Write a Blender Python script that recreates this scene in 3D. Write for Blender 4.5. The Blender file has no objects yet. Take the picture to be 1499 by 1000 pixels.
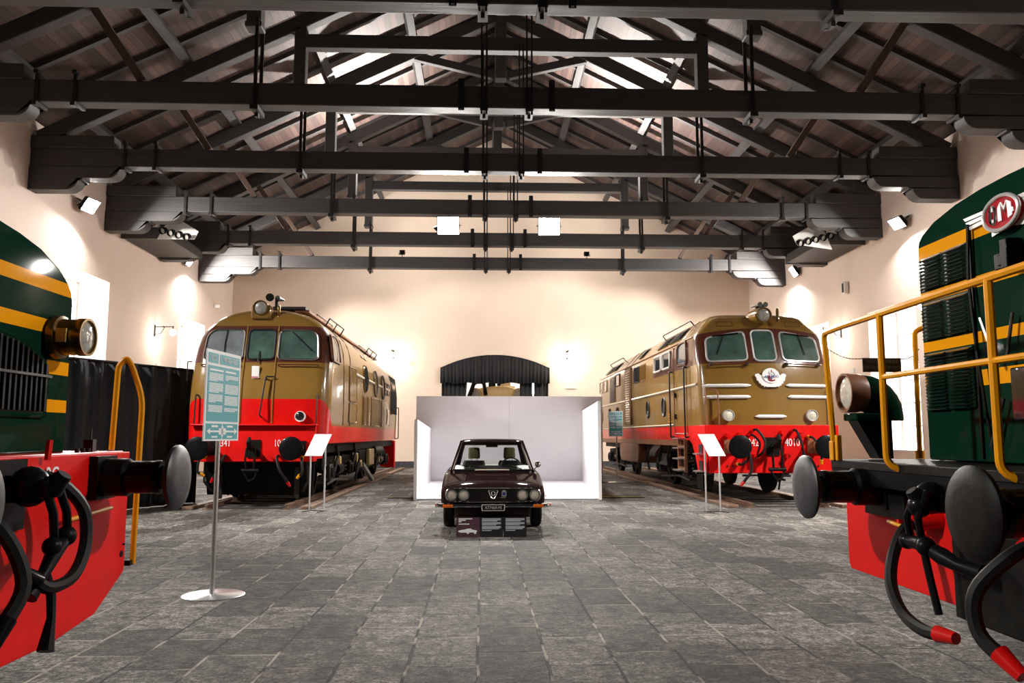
import bpy, bmesh, math, random
from mathutils import Vector, Matrix, Euler
random.seed(7)
C = bpy.context.scene.collection
PI = math.pi
R = math.radians

# ------------------------------------------------------------------ materials
def nodes_of(m):
    m.use_nodes = True
    nt = m.node_tree
    return nt, nt.nodes, nt.links, nt.nodes['Principled BSDF']

def mat(name, col, rough=.5, metal=0., coat=0., var=.0, vscale=6., bump=0., bscale=40., spec=.5, emit=None, estr=0.):
    """painted / plain surface with procedural mottling and bump"""
    m = bpy.data.materials.new(name)
    nt, N, L, b = nodes_of(m)
    b.inputs['Base Color'].default_value = (*col, 1)
    b.inputs['Roughness'].default_value = rough
    b.inputs['Metallic'].default_value = metal
    b.inputs['Coat Weight'].default_value = coat
    b.inputs['Coat Roughness'].default_value = .06
    b.inputs['Specular IOR Level'].default_value = spec
    if emit:
        b.inputs['Emission Color'].default_value = (*emit, 1)
        b.inputs['Emission Strength'].default_value = estr
    tc = N.new('ShaderNodeTexCoord')
    if var > 0:
        n = N.new('ShaderNodeTexNoise'); n.inputs['Scale'].default_value = vscale; n.inputs['Detail'].default_value = 6
        L.new(tc.outputs['Object'], n.inputs['Vector'])
        mr = N.new('ShaderNodeMapRange'); mr.inputs[1].default_value = .3; mr.inputs[2].default_value = .7
        mr.inputs[3].default_value = 1 - var; mr.inputs[4].default_value = 1 + var
        L.new(n.outputs['Fac'], mr.inputs[0])
        mx = N.new('ShaderNodeMix'); mx.data_type = 'RGBA'; mx.blend_type = 'MULTIPLY'; mx.inputs[0].default_value = 1
        mx.inputs[6].default_value = (*col, 1)
        L.new(mr.outputs[0], mx.inputs[7]); L.new(mx.outputs[2], b.inputs['Base Color'])
    if bump > 0:
        n2 = N.new('ShaderNodeTexNoise'); n2.inputs['Scale'].default_value = bscale; n2.inputs['Detail'].default_value = 4
        L.new(tc.outputs['Object'], n2.inputs['Vector'])
        bp = N.new('ShaderNodeBump'); bp.inputs['Strength'].default_value = bump; bp.inputs['Distance'].default_value = .09 / bscale
        L.new(n2.outputs['Fac'], bp.inputs['Height']); L.new(bp.outputs['Normal'], b.inputs['Normal'])
    return m

def math_node(N, L, op, a, bb, clamp=False):
    n = N.new('ShaderNodeMath'); n.operation = op; n.use_clamp = clamp
    for i, v in enumerate((a, bb)):
        if isinstance(v, (int, float)): n.inputs[i].default_value = v
        elif v is not None: L.new(v, n.inputs[i])
    return n.outputs[0]

def mixcol(N, L, fac, a, bb):
    mx = N.new('ShaderNodeMix'); mx.data_type = 'RGBA'
    if isinstance(fac, (int, float)): mx.inputs[0].default_value = fac
    else: L.new(fac, mx.inputs[0])
    for i, v in ((6, a), (7, bb)):
        if isinstance(v, tuple): mx.inputs[i].default_value = (*v, 1)
        else: L.new(v, mx.inputs[i])
    return mx.outputs[2]

GOLD = (.215, .118, .026); BROWN = (.085, .026, .014); RED = (.60, .006, .005)
GREEN = (.0035, .023, .013); YELLOW = (.74, .30, .006); CREAM = (.62, .56, .44)

M = {}
M['gold'] = mat('gold_brown_enamel', GOLD, .16, coat=.7, var=.12, vscale=2.5, bump=.25, bscale=5)
M['brown'] = mat('chestnut_enamel', BROWN, .2, coat=.6, var=.15, vscale=3, bump=.2, bscale=6)
M['red'] = mat('signal_red_enamel', RED, .25, coat=.25, spec=.35, var=.1, vscale=4, bump=.12, bscale=8)
M['redflat'] = mat('red_buffer_beam_paint', (.62, .006, .005), .5, spec=.12, var=.12, vscale=5, bump=.1, bscale=30)
M['black'] = mat('gloss_black_enamel', (.005, .005, .006), .4, coat=.15, spec=.06, bump=.25, bscale=12)
M['greasy'] = mat('greasy_black_steel', (.007, .0065, .006), .5, spec=.1, var=.3, vscale=14, bump=.5, bscale=40)
M['louvre'] = mat('green_louvre_enamel', GREEN, .3, coat=.7, spec=.2, bump=.2, bscale=20)
M['iron'] = mat('dark_ironwork', (.02, .019, .02), .45, var=.3, vscale=20, bump=.3, bscale=60, metal=.3)
M['steel'] = mat('polished_steel', (.62, .62, .62), .22, metal=1., bump=.05, bscale=80)
M['disc'] = mat('worn_buffer_steel', (.04, .04, .046), .45, metal=.3, var=.4, vscale=14, bump=.3, bscale=40)
M['chrome'] = mat('chrome', (.75, .75, .76), .1, metal=1., var=.02)
M['alu'] = mat('brushed_aluminium', (.68, .68, .68), .32, metal=.9, var=.05, vscale=30)
M['white'] = mat('white_enamel', (.82, .81, .80), .3, coat=.2, var=.03)
M['cream'] = mat('ivory_trim_enamel', CREAM, .3, coat=.3, var=.06)
M['beige'] = mat('beige_enamel', (.58, .42, .19), .3, coat=.3, var=.1)
M['silver'] = mat('silver_trim', (.72, .70, .68), .25, metal=.5, var=.05)
M['tealglass'] = mat('greenish_cab_glass', (.055, .10, .085), .04, coat=1., var=.35, vscale=3, bump=.05, bscale=3)
M['reflglass'] = mat('cab_glass_painted_reflection', (.16, .18, .20), .05, coat=1., var=.35, vscale=3)  # pale bluish reflection put into the base colour
M['darkglass'] = mat('dark_window_glass', (.012, .014, .015), .04, coat=1., var=.2)
M['lens'] = mat('headlamp_lens', (.32, .31, .28), .08, coat=1., var=.35, vscale=18, bump=.4, bscale=30)
M['lenspale'] = mat('pale_headlamp_lens', (.66, .62, .52), .1, coat=1., var=.2, vscale=25, bump=.3, bscale=60)
M['brass'] = mat('bronze_lamp_rim', (.20, .12, .04), .28, metal=.8, var=.2, vscale=10)
M['rubber'] = mat('black_rubber', (.009, .009, .009), .6, spec=.2, var=.2, vscale=20, bump=.3, bscale=50)
M['yellow'] = mat('chrome_yellow_enamel', YELLOW, .35, coat=.12, spec=.15, var=.1, vscale=6, bump=.12, bscale=14)
M['green'] = mat('dark_green_enamel', GREEN, .5, coat=.12, spec=0., var=.2, vscale=4, bump=.3, bscale=30)
M['tan'] = mat('rust_brown_paint', (.22, .09, .045), .4, coat=.2, var=.25, vscale=7, bump=.25, bscale=18)
M['rust'] = mat('rusty_rail_steel', (.17, .10, .065), .55, var=.35, vscale=9, bump=.4, bscale=30, metal=.2)
M['sleeper'] = mat('dark_sleeper_timber', (.035, .03, .028), .6, var=.4, vscale=12, bump=.5, bscale=30)
M['cloth'] = mat('black_drape_cloth', (.012, .012, .013), .85, var=.25, vscale=10, bump=.3, bscale=90)
M['panelwhite'] = mat('matt_white_panel', (.86, .845, .88), .5, var=.015, vscale=2)
M['teal'] = mat('teal_print', (.055, .36, .42), .45, var=.04)
M['tealdark'] = mat('dark_teal_print', (.03, .24, .29), .45, var=.04)
M['print'] = mat('white_print', (.80, .84, .86), .5, var=.02)
M['greyprint'] = mat('pale_grey_print', (.48, .52, .60), .5, var=.05)
M['plum'] = mat('plum_board_print', (.075, .030, .045), .5, var=.08)
M['boardblack'] = mat('matt_black_board', (.012, .012, .014), .45, var=.1)
M['carpaint'] = mat('dark_maroon_car_paint', (.016, .0065, .007), .4, coat=.25, spec=0., var=.08)
M['orange'] = mat('orange_indicator', (.75, .14, .01), .2, coat=.6, var=.08)
M['olive'] = mat('olive_cloth', (.12, .12, .045), .8, var=.2, vscale=30, bump=.3, bscale=120)
M['dash'] = mat('black_vinyl', (.016, .016, .017), .45, var=.15, vscale=20)
M['horn'] = mat('horn_metal', (.05, .05, .04), .3, metal=.7, var=.2)
M['lampwhite'] = mat('lit_floodlight_glass', (1, 1, 1), .3, emit=(1., .97, .95), estr=60)
M['lampdim'] = mat('lit_slanted_floodlight_glass', (1, 1, 1), .3, emit=(1., .97, .93), estr=14)
M['globe'] = mat('lit_opal_globe', (1, 1, 1), .3, emit=(1., .93, .82), estr=22)
M['plaster2'] = mat('white_plaster', (.82, .78, .76), .8, var=.03, bump=.1)
M['enamelwhite'] = mat('ivory_plastic', (.75, .73, .70), .4, var=.02)
M['blue'] = mat('blue_enamel', (.02, .05, .20), .3, var=.05)
M['badge_red'] = mat('red_badge_enamel', (.36, .008, .016), .5, spec=.05, var=.1)

def loco_body_mat(name, zside, zfront, ycorner, bands):
    """gold body, red lower band rising round the nose, chestnut window band (real paint lines)"""
    m = bpy.data.materials.new(name)
    nt, N, L, b = nodes_of(m)
    tc = N.new('ShaderNodeTexCoord'); sp = N.new('ShaderNodeSeparateXYZ')
    L.new(tc.outputs['Object'], sp.inputs[0])
    X, Y, Z = sp.outputs
    n = N.new('ShaderNodeTexNoise'); n.inputs['Scale'].default_value = 2.2; n.inputs['Detail'].default_value = 5
    L.new(tc.outputs['Object'], n.inputs['Vector'])
    g = mixcol(N, L, n.outputs['Fac'], tuple(c * .86 for c in GOLD), tuple(c * 1.14 for c in GOLD))
    # chestnut window band on the cab front
    z0, z1, yb, sag = bands
    ax = math_node(N, L, 'ABSOLUTE', X, None)
    zz = math_node(N, L, 'ADD', Z, math_node(N, L, 'MULTIPLY', math_node(N, L, 'MULTIPLY', ax, ax), sag))
    f = math_node(N, L, 'MULTIPLY', math_node(N, L, 'GREATER_THAN', Z, z0), math_node(N, L, 'LESS_THAN', zz, z1))
    f = math_node(N, L, 'MULTIPLY', f, math_node(N, L, 'LESS_THAN', Y, yb))
    col = mixcol(N, L, f, g, BROWN)
    # red line: high on the nose, dropping to the side band behind the corner
    t = N.new('ShaderNodeMapRange'); t.interpolation_type = 'SMOOTHSTEP'
    t.inputs[1].default_value = ycorner; t.inputs[2].default_value = ycorner + .42
    t.inputs[3].default_value = zfront; t.inputs[4].default_value = zside
    L.new(Y, t.inputs[0])
    f2 = math_node(N, L, 'LESS_THAN', Z, t.outputs[0])
    col = mixcol(N, L, f2, col, RED)
    L.new(col, b.inputs['Base Color'])
    b.inputs['Roughness'].default_value = .2; b.inputs['Specular IOR Level'].default_value = .4
    b.inputs['Coat Weight'].default_value = .4; b.inputs['Coat Roughness'].default_value = .06
    n2 = N.new('ShaderNodeTexNoise'); n2.inputs['Scale'].default_value = 4.5; n2.inputs['Detail'].default_value = 3
    L.new(tc.outputs['Object'], n2.inputs['Vector'])
    bp = N.new('ShaderNodeBump'); bp.inputs['Strength'].default_value = .35; bp.inputs['Distance'].default_value = .010
    L.new(n2.outputs['Fac'], bp.inputs['Height']); L.new(bp.outputs['Normal'], b.inputs['Normal'])
    return m

def hood_mat(name, bands):
    """dark green with yellow bands between heights; bands = (z0,z1,umin) painted where |Y| (across) > umin"""
    m = bpy.data.materials.new(name)
    nt, N, L, b = nodes_of(m)
    tc = N.new('ShaderNodeTexCoord'); sp = N.new('ShaderNodeSeparateXYZ')
    L.new(tc.outputs['Object'], sp.inputs[0]); X, Y, Z = sp.outputs
    ax = math_node(N, L, 'ABSOLUTE', X, None)
    col = GREEN
    for z0, z1, um, uM in bands:
        f = math_node(N, L, 'MULTIPLY', math_node(N, L, 'GREATER_THAN', Z, z0), math_node(N, L, 'LESS_THAN', Z, z1))
        f = math_node(N, L, 'MULTIPLY', f, math_node(N, L, 'GREATER_THAN', ax, um))
        f = math_node(N, L, 'MULTIPLY', f, math_node(N, L, 'LESS_THAN', ax, uM))
        col = mixcol(N, L, f, col, YELLOW)
    L.new(col, b.inputs['Base Color'])
    b.inputs['Roughness'].default_value = .5; b.inputs['Specular IOR Level'].default_value = 0
    b.inputs['Coat Weight'].default_value = .11; b.inputs['Coat Roughness'].default_value = .05
    n2 = N.new('ShaderNodeTexNoise'); n2.inputs['Scale'].default_value = 34; n2.inputs['Detail'].default_value = 3
    L.new(tc.outputs['Object'], n2.inputs['Vector'])
    bp = N.new('ShaderNodeBump'); bp.inputs['Strength'].default_value = .3; bp.inputs['Distance'].default_value = .0022
    L.new(n2.outputs['Fac'], bp.inputs['Height']); L.new(bp.outputs['Normal'], b.inputs['Normal'])
    return m

def wall_mat(name, col):
    m = bpy.data.materials.new(name)
    nt, N, L, b = nodes_of(m)
    tc = N.new('ShaderNodeTexCoord')
    n = N.new('ShaderNodeTexNoise'); n.inputs['Scale'].default_value = .6; n.inputs['Detail'].default_value = 8
    n3 = N.new('ShaderNodeTexNoise'); n3.inputs['Scale'].default_value = 25; n3.inputs['Detail'].default_value = 6
    for q in (n, n3): L.new(tc.outputs['Object'], q.inputs['Vector'])
    c1 = mixcol(N, L, n.outputs['Fac'], tuple(c * .9 for c in col), tuple(min(1, c * 1.08) for c in col))
    L.new(c1, b.inputs['Base Color'])
    b.inputs['Roughness'].default_value = .85
    bp = N.new('ShaderNodeBump'); bp.inputs['Strength'].default_value = .25; bp.inputs['Distance'].default_value = .02
    L.new(n3.outputs['Fac'], bp.inputs['Height']); L.new(bp.outputs['Normal'], b.inputs['Normal'])
    return m
M['wall'] = wall_mat('peach_plaster', (.80, .645, .52))
M['wallside'] = wall_mat('pale_peach_plaster', (.80, .67, .59))

def floor_mat():
    m = bpy.data.materials.new('basalt_slab_paving')
    nt, N, L, b = nodes_of(m)
    tc = N.new('ShaderNodeTexCoord')
    mp = N.new('ShaderNodeMapping'); mp.inputs['Rotation'].default_value = (0, 0, PI / 2)
    L.new(tc.outputs['Object'], mp.inputs['Vector'])
    # slightly wobbling joints
    wob = N.new('ShaderNodeTexNoise'); wob.inputs['Scale'].default_value = 1.7; wob.inputs['Detail'].default_value = 4
    L.new(tc.outputs['Object'], wob.inputs['Vector'])
    ad = N.new('ShaderNodeVectorMath'); ad.operation = 'MULTIPLY_ADD'
    L.new(wob.outputs['Color'], ad.inputs[0]); ad.inputs[1].default_value = (.05, .035, 0); L.new(mp.outputs[0], ad.inputs[2])
    br = N.new('ShaderNodeTexBrick')
    br.offset = .43; br.inputs['Scale'].default_value = 1
    br.inputs['Brick Width'].default_value = .74; br.inputs['Row Height'].default_value = .43
    br.inputs['Mortar Size'].default_value = .012; br.inputs['Mortar Smooth'].default_value = .35
    br.inputs['Bias'].default_value = -.1
    br.inputs['Color1'].default_value = (.055, .050, .045, 1); br.inputs['Color2'].default_value = (.175, .163, .148, 1)
    br.inputs['Mortar'].default_value = (.5, .5, .5, 1)
    L.new(ad.outputs[0], br.inputs['Vector'])
    big = N.new('ShaderNodeTexNoise'); big.inputs['Scale'].default_value = .55; big.inputs['Detail'].default_value = 5
    med = N.new('ShaderNodeTexNoise'); med.inputs['Scale'].default_value = 7; med.inputs['Detail'].default_value = 8; med.inputs['Roughness'].default_value = .75
    fine = N.new('ShaderNodeTexNoise'); fine.inputs['Scale'].default_value = 22; fine.inputs['Detail'].default_value = 10; fine.inputs['Roughness'].default_value = .85
    # chisel marks stretched across the slabs
    mp2 = N.new('ShaderNodeMapping'); mp2.inputs['Scale'].default_value = (16, 24, 10)
    L.new(tc.outputs['Object'], mp2.inputs['Vector'])
    chis = N.new('ShaderNodeTexNoise'); chis.inputs['Scale'].default_value = 1; chis.inputs['Detail'].default_value = 5
    L.new(mp2.outputs[0], chis.inputs['Vector'])
    for q in (big, med, fine): L.new(tc.outputs['Object'], q.inputs['Vector'])
    def mr(src, a, bb, c, d):
        q = N.new('ShaderNodeMapRange')
        for i, v in enumerate((a, bb, c, d)): q.inputs[i + 1].default_value = v
        L.new(src, q.inputs[0]); return q.outputs[0]
    f = math_node(N, L, 'MULTIPLY', mr(med.outputs['Fac'], .38, .64, .3, 1.95), mr(fine.outputs['Fac'], .40, .60, .12, 2.1))
    pit = N.new('ShaderNodeTexNoise'); pit.inputs['Scale'].default_value = 48; pit.inputs['Detail'].default_value = 3; L.new(tc.outputs['Object'], pit.inputs['Vector'])
    f = math_node(N, L, 'MULTIPLY', f, mr(pit.outputs['Fac'], .36, .50, .25, 1.12))
    f = math_node(N, L, 'MULTIPLY', f, mr(big.outputs['Fac'], .35, .65, .6, 1.45))
    f = math_node(N, L, 'MULTIPLY', f, mr(chis.outputs['Fac'], .35, .65, .78, 1.25))
    mx = N.new('ShaderNodeMix'); mx.data_type = 'RGBA'; mx.blend_type = 'MULTIPLY'; mx.inputs[0].default_value = 1
    L.new(br.outputs['Color'], mx.inputs[6]); L.new(f, mx.inputs[7])
    # joints: partly dark gap, partly pale cement
    jn = N.new('ShaderNodeTexNoise'); jn.inputs['Scale'].default_value = 2.1; jn.inputs['Detail'].default_value = 3
    L.new(tc.outputs['Object'], jn.inputs['Vector'])
    jf = mr(jn.outputs['Fac'], .48, .58, 0, 1)
    jc = mixcol(N, L, jf, (.012, .011, .010), (.40, .36, .30))
    col = mixcol(N, L, br.outputs['Fac'], mx.outputs[2], jc)
    L.new(col, b.inputs['Base Color'])
    L.new(mr(fine.outputs['Fac'], .3, .7, .55, .85), b.inputs['Roughness'])
    b.inputs['Specular IOR Level'].default_value = .3
    h = math_node(N, L, 'ADD', math_node(N, L, 'MULTIPLY', fine.outputs['Fac'], .5), math_node(N, L, 'MULTIPLY', med.outputs['Fac'], .9))
    h = math_node(N, L, 'ADD', h, math_node(N, L, 'MULTIPLY', chis.outputs['Fac'], .5))
    h = math_node(N, L, 'SUBTRACT', h, math_node(N, L, 'MULTIPLY', br.outputs['Fac'], 1.2))
    bp = N.new('ShaderNodeBump'); bp.inputs['Strength'].default_value = 1.; bp.inputs['Distance'].default_value = .035
    L.new(h, bp.inputs['Height']); L.new(bp.outputs['Normal'], b.inputs['Normal'])
    return m
M['floor'] = floor_mat()

def wood_mat(name, col, axis, scale=1., plank=None, rough=.6):
    """grain stretched along an axis; plank = board width across object Y-joint pattern"""
    m = bpy.data.materials.new(name)
    nt, N, L, b = nodes_of(m)
    tc = N.new('ShaderNodeTexCoord'); mp = N.new('ShaderNodeMapping')
    s = [14 * scale] * 3; s[axis] = .8 * scale
    mp.inputs['Scale'].default_value = s
    L.new(tc.outputs['Object'], mp.inputs['Vector'])
    n = N.new('ShaderNodeTexNoise'); n.inputs['Scale'].default_value = 1; n.inputs['Detail'].default_value = 7; n.inputs['Roughness'].default_value = .7
    L.new(mp.outputs[0], n.inputs['Vector'])
    c = mixcol(N, L, n.outputs['Fac'], tuple(q * .4 for q in col), tuple(min(1, q * 1.7) for q in col))
    h = n.outputs['Fac']
    if plank:
        sp = N.new('ShaderNodeSeparateXYZ'); L.new(tc.outputs['Object'], sp.inputs[0])
        d = math_node(N, L, 'DIVIDE', sp.outputs[0], plank)
        fr = math_node(N, L, 'FRACT', d, None)
        fl = math_node(N, L, 'FLOOR', d, None)
        wn = N.new('ShaderNodeTexWhiteNoise'); wn.noise_dimensions = '1D'; L.new(fl, wn.inputs['W'])
        q = N.new('ShaderNodeMapRange'); q.inputs[3].default_value = .55; q.inputs[4].default_value = 1.45
        L.new(wn.outputs['Value'], q.inputs[0])
        mx = N.new('ShaderNodeMix'); mx.data_type = 'RGBA'; mx.blend_type = 'MULTIPLY'; mx.inputs[0].default_value = 1
        L.new(c, mx.inputs[6]); L.new(q.outputs[0], mx.inputs[7])
        gap = math_node(N, L, 'LESS_THAN', fr, .06)
        c = mixcol(N, L, gap, mx.outputs[2], tuple(q * .12 for q in col))
    L.new(c, b.inputs['Base Color']); b.inputs['Roughness'].default_value = rough
    bp = N.new('ShaderNodeBump'); bp.inputs['Strength'].default_value = .4; bp.inputs['Distance'].default_value = .02
    L.new(h, bp.inputs['Height']); L.new(bp.outputs['Normal'], b.inputs['Normal'])
    return m
M['timber'] = wood_mat('blackened_timber', (.048, .044, .044), 0)
M['timbery'] = wood_mat('blackened_timber_along_room', (.048, .044, .044), 1)
M['strut'] = wood_mat('brown_strut_timber', (.10, .062, .046), 2)
M['plank'] = wood_mat('roof_boarding', (.06, .034, .028), 1, plank=.17)
M['soffit'] = wood_mat('dark_boarding', (.03, .027, .026), 1)

def glass_mat():
    m = bpy.data.materials.new('clear_car_glass')
    nt, N, L, b = nodes_of(m)
    out = N['Material Output']
    tr = N.new('ShaderNodeBsdfTransparent'); tr.inputs['Color'].default_value = (.86, .89, .88, 1)
    gl = N.new('ShaderNodeBsdfGlossy'); gl.inputs['Roughness'].default_value = .03
    mx = N.new('ShaderNodeMixShader')
    mx.inputs[0].default_value = .06; L.new(tr.outputs[0], mx.inputs[1]); L.new(gl.outputs[0], mx.inputs[2])
    L.new(mx.outputs[0], out.inputs['Surface'])
    return m
M['glass'] = glass_mat()
M['daylight'] = mat('bright_window_daylight', (.9, .92, .95), .4, emit=(.95, .98, 1.), estr=7.5)

# ------------------------------------------------------------------ mesh kit
def basis(d):
    d = d.normalized()
    a = Vector((0, 0, 1)) if abs(d.z) < .95 else Vector((1, 0, 0))
    x = a.cross(d).normalized(); y = d.cross(x).normalized()
    return x, y, d

class MB:
    def __init__(s): s.v = []; s.f = []
    def add(s, vs, fs):
        k = len(s.v); s.v += [Vector(p) for p in vs]; s.f += [tuple(i + k for i in f) for f in fs]
        return s
    def box(s, c, d, rot=None):
        vs = [Vector((x * d[0] / 2, y * d[1] / 2, z * d[2] / 2)) for x in (-1, 1) for y in (-1, 1) for z in (-1, 1)]
        if rot is not None:
            m = Euler(rot).to_matrix() if not isinstance(rot, Matrix) else rot
            vs = [m @ v for v in vs]
        c = Vector(c)
        return s.add([v + c for v in vs], [(0, 1, 3, 2), (4, 6, 7, 5), (0, 4, 5, 1), (2, 3, 7, 6), (0, 2, 6, 4), (1, 5, 7, 3)])
    def beam(s, p0, p1, w, h, up=(0, 0, 1)):
        p0 = Vector(p0); p1 = Vector(p1); d = (p1 - p0).normalized(); up = Vector(up)
        x = d.cross(up).normalized(); y = x.cross(d).normalized()
        vs = [p + x * (a * w / 2) + y * (b * h / 2) for p in (p0, p1) for a, b in ((-1, -1), (1, -1), (1, 1), (-1, 1))]
        return s.add(vs, [(3, 2, 1, 0), (4, 5, 6, 7), (0, 1, 5, 4), (1, 2, 6, 5), (2, 3, 7, 6), (3, 0, 4, 7)])
    def loft(s, rings, closed=True, caps=True):
        n = len(rings[0]); vs = [p for r in rings for p in r]; fs = []
        m = n if closed else n - 1
        for i in range(len(rings) - 1):
            for j in range(m):
                a = i * n + j; b = i * n + (j + 1) % n
                fs.append((a, b, b + n, a + n))
        if caps and closed:
            fs.append(tuple(range(n))[::-1]); fs.append(tuple(range((len(rings) - 1) * n, len(rings) * n)))
        return s.add(vs, fs)
    def tube(s, pts, r, n=8, closed=False, caps=True):
        pts = [Vector(p) for p in pts]; k = len(pts)
        rs = r if isinstance(r, (list, tuple)) else [r] * k
        rings = []; px = None
        for i in range(k):
            if closed: d = pts[(i + 1) % k] - pts[i - 1]
            elif i == 0: d = pts[1] - pts[0]
            elif i == k - 1: d = pts[-1] - pts[-2]
            else: d = (pts[i + 1] - pts[i]).normalized() + (pts[i] - pts[i - 1]).normalized()
            if d.length < 1e-9: d = Vector((0, 0, 1))
            d.normalize()
            if px is None: x, y, _ = basis(d)
            else:
                x = px - d * px.dot(d)
                x = x.normalized() if x.length > 1e-6 else basis(d)[0]
                y = d.cross(x).normalized()
            px = x
            rings.append([pts[i] + (x * math.cos(2 * PI * j / n) + y * math.sin(2 * PI * j / n)) * rs[i] for j in range(n)])
        if closed: rings.append(rings[0]); return s.loft(rings, caps=False)
        return s.loft(rings, caps=caps)
    def cyl(s, p0, p1, r0, r1=None, n=16):
        return s.tube([p0, p1], [r0, r0 if r1 is None else r1], n)
    def lathe(s, prof, o, axis, n=24):
        """prof = [(radius, distance along axis)]"""
        x, y, d = basis(Vector(axis)); o = Vector(o)
        rings = [[o + d * t + (x * math.cos(2 * PI * j / n) + y * math.sin(2 * PI * j / n)) * max(r, 1e-4) for j in range(n)] for r, t in prof]
        return s.loft(rings)
    def sphere(s, c, r, sc=(1, 1, 1), n=14, m=8):
        rings = []
        for i in range(m + 1):
            a = -PI / 2 + PI * i / m
            rr = max(math.cos(a), 1e-3) * r
            rings.append([(c[0] + rr * math.cos(2 * PI * j / n) * sc[0], c[1] + rr * math.sin(2 * PI * j / n) * sc[1], c[2] + r * math.sin(a) * sc[2]) for j in range(n)])
        return s.loft(rings)
    def plate(s, pts, off):
        """ngon outline pts (3D) thickened by vector off"""
        pts = [Vector(p) for p in pts]; off = Vector(off); n = len(pts)
        vs = pts + [p + off for p in pts]
        fs = [tuple(range(n))[::-1], tuple(range(n, 2 * n))] + [(i, (i + 1) % n, n + (i + 1) % n, n + i) for i in range(n)]
        return s.add(vs, fs)
    def build(s, name, m, parent=None, bevel=0, smooth=True, ang=38):
        me = bpy.data.meshes.new(name); me.from_pydata([tuple(v) for v in s.v], [], s.f)
        bm = bmesh.new(); bm.from_mesh(me)
        bmesh.ops.remove_doubles(bm, verts=bm.verts, dist=1e-5)
        bmesh.ops.recalc_face_normals(bm, faces=bm.faces)
        if smooth:
            for f in bm.faces: f.smooth = True
            a = R(ang)
            for e in bm.edges:
                if len(e.link_faces) == 2: e.smooth = e.calc_face_angle(0) < a
        bm.to_mesh(me); bm.free()
        me.materials.append(m)
        o = bpy.data.objects.new(name, me); C.objects.link(o)
        if parent: o.parent = parent
        if bevel:
            b = o.modifiers.new('edge', 'BEVEL'); b.width = bevel; b.segments = 2; b.limit_method = 'ANGLE'; b.angle_limit = R(40)
        return o

def rrect(x0, z0, x1, z1, r, k=5):
    out = []
    for cx, cz, a in ((x1 - r, z1 - r, 0), (x0 + r, z1 - r, 90), (x0 + r, z0 + r, 180), (x1 - r, z0 + r, 270)):
        for i in range(k + 1):
            t = R(a + 90 * i / k); out.append((cx + r * math.cos(t), cz + r * math.sin(t)))
    return out
def rpoly(pts, r, k=4):
    """round the corners of a convex polygon"""
    out = []; n = len(pts)
    for i in range(n):
        p = Vector(pts[i]); a = (Vector(pts[i - 1]) - p); b = (Vector(pts[(i + 1) % n]) - p)
        ra = min(r, a.length * .45); rb = min(r, b.length * .45)
        s = p + a.normalized() * ra; e = p + b.normalized() * rb
        for j in range(k + 1):
            t = j / k; q = s * (1 - t) ** 2 + p * 2 * t * (1 - t) + e * t * t
            out.append((q.x, q.y))
    return out
def ellipse(cx, cz, rx, rz, n=24):
    return [(cx + rx * math.cos(2 * PI * i / n), cz + rz * math.sin(2 * PI * i / n)) for i in range(n)]
def interp(tab, z):
    if z <= tab[0][0]: return tab[0][1]
    for (a, b), (c, d) in zip(tab, tab[1:]):
        if z <= c: return b + (d - b) * (z - a) / (c - a)
    return tab[-1][1]

def tag(o, label=None, cat=None, group=None, kind=None):
    if label: o['label'] = label
    if cat: o['category'] = cat
    if group: o['group'] = group
    if kind: o['kind'] = kind
    return o
def thing(name, label, cat, loc=(0, 0, 0), rz=0, group=None):
    o = bpy.data.objects.new(name, None); C.objects.link(o)
    o.location = loc; o.rotation_euler = (0, 0, rz); o.empty_display_size = .1
    return tag(o, label, cat, group)
def struct(name, mb, m, parent=None, **k):
    o = mb.build(name, m, parent, **k)
    if not parent: tag(o, kind='structure')
    return o
def lettering(txt, size, m, parent, mtx, name='lettering', ext=.003, align='CENTER', sx=1., sp=1.):
    cu = bpy.data.curves.new(name, 'FONT'); cu.body = txt; cu.size = size; cu.align_x = align; cu.align_y = 'CENTER'; cu.extrude = ext; cu.space_character = sp
    t = bpy.data.objects.new('tmp', cu); C.objects.link(t)
    dg = bpy.context.evaluated_depsgraph_get()
    me = bpy.data.meshes.new_from_object(t.evaluated_get(dg))
    bpy.data.objects.remove(t); bpy.data.curves.remove(cu)
    me.name = name
    me.transform(mtx @ Matrix.Diagonal((sx, 1, 1, 1)))
    me.materials.clear(); me.materials.append(m)
    o = bpy.data.objects.new(name, me); C.objects.link(o); o.parent = parent
    return o
def frame_m(o, right, up):
    """matrix whose x = right, y = up, z = facing"""
    r = Vector(right).normalized(); u = Vector(up).normalized(); n = r.cross(u)
    return Matrix.Translation(Vector(o)) @ Matrix(((r.x, u.x, n.x), (r.y, u.y, n.y), (r.z, u.z, n.z))).to_4x4()
def copy_tree(o, parent=None):
    c = o.copy(); C.objects.link(c); c.parent = parent
    for ch in [q for q in bpy.data.objects if q.parent == o]: copy_tree(ch, c)
    return c
# ------------------------------------------------------------------ the hall
CX = .53; XL = -11.14; XR = 12.2; YB = 36.6; YN = -3.; TH = 1.1
def roof_z(x): return 15.05 - .495 * abs(x - CX)

struct('floor', MB().add([(-15, YN, 0), (16, YN, 0), (16, 52, 0), (-15, 52, 0)], [(0, 1, 2, 3)]), M['floor'])

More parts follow.
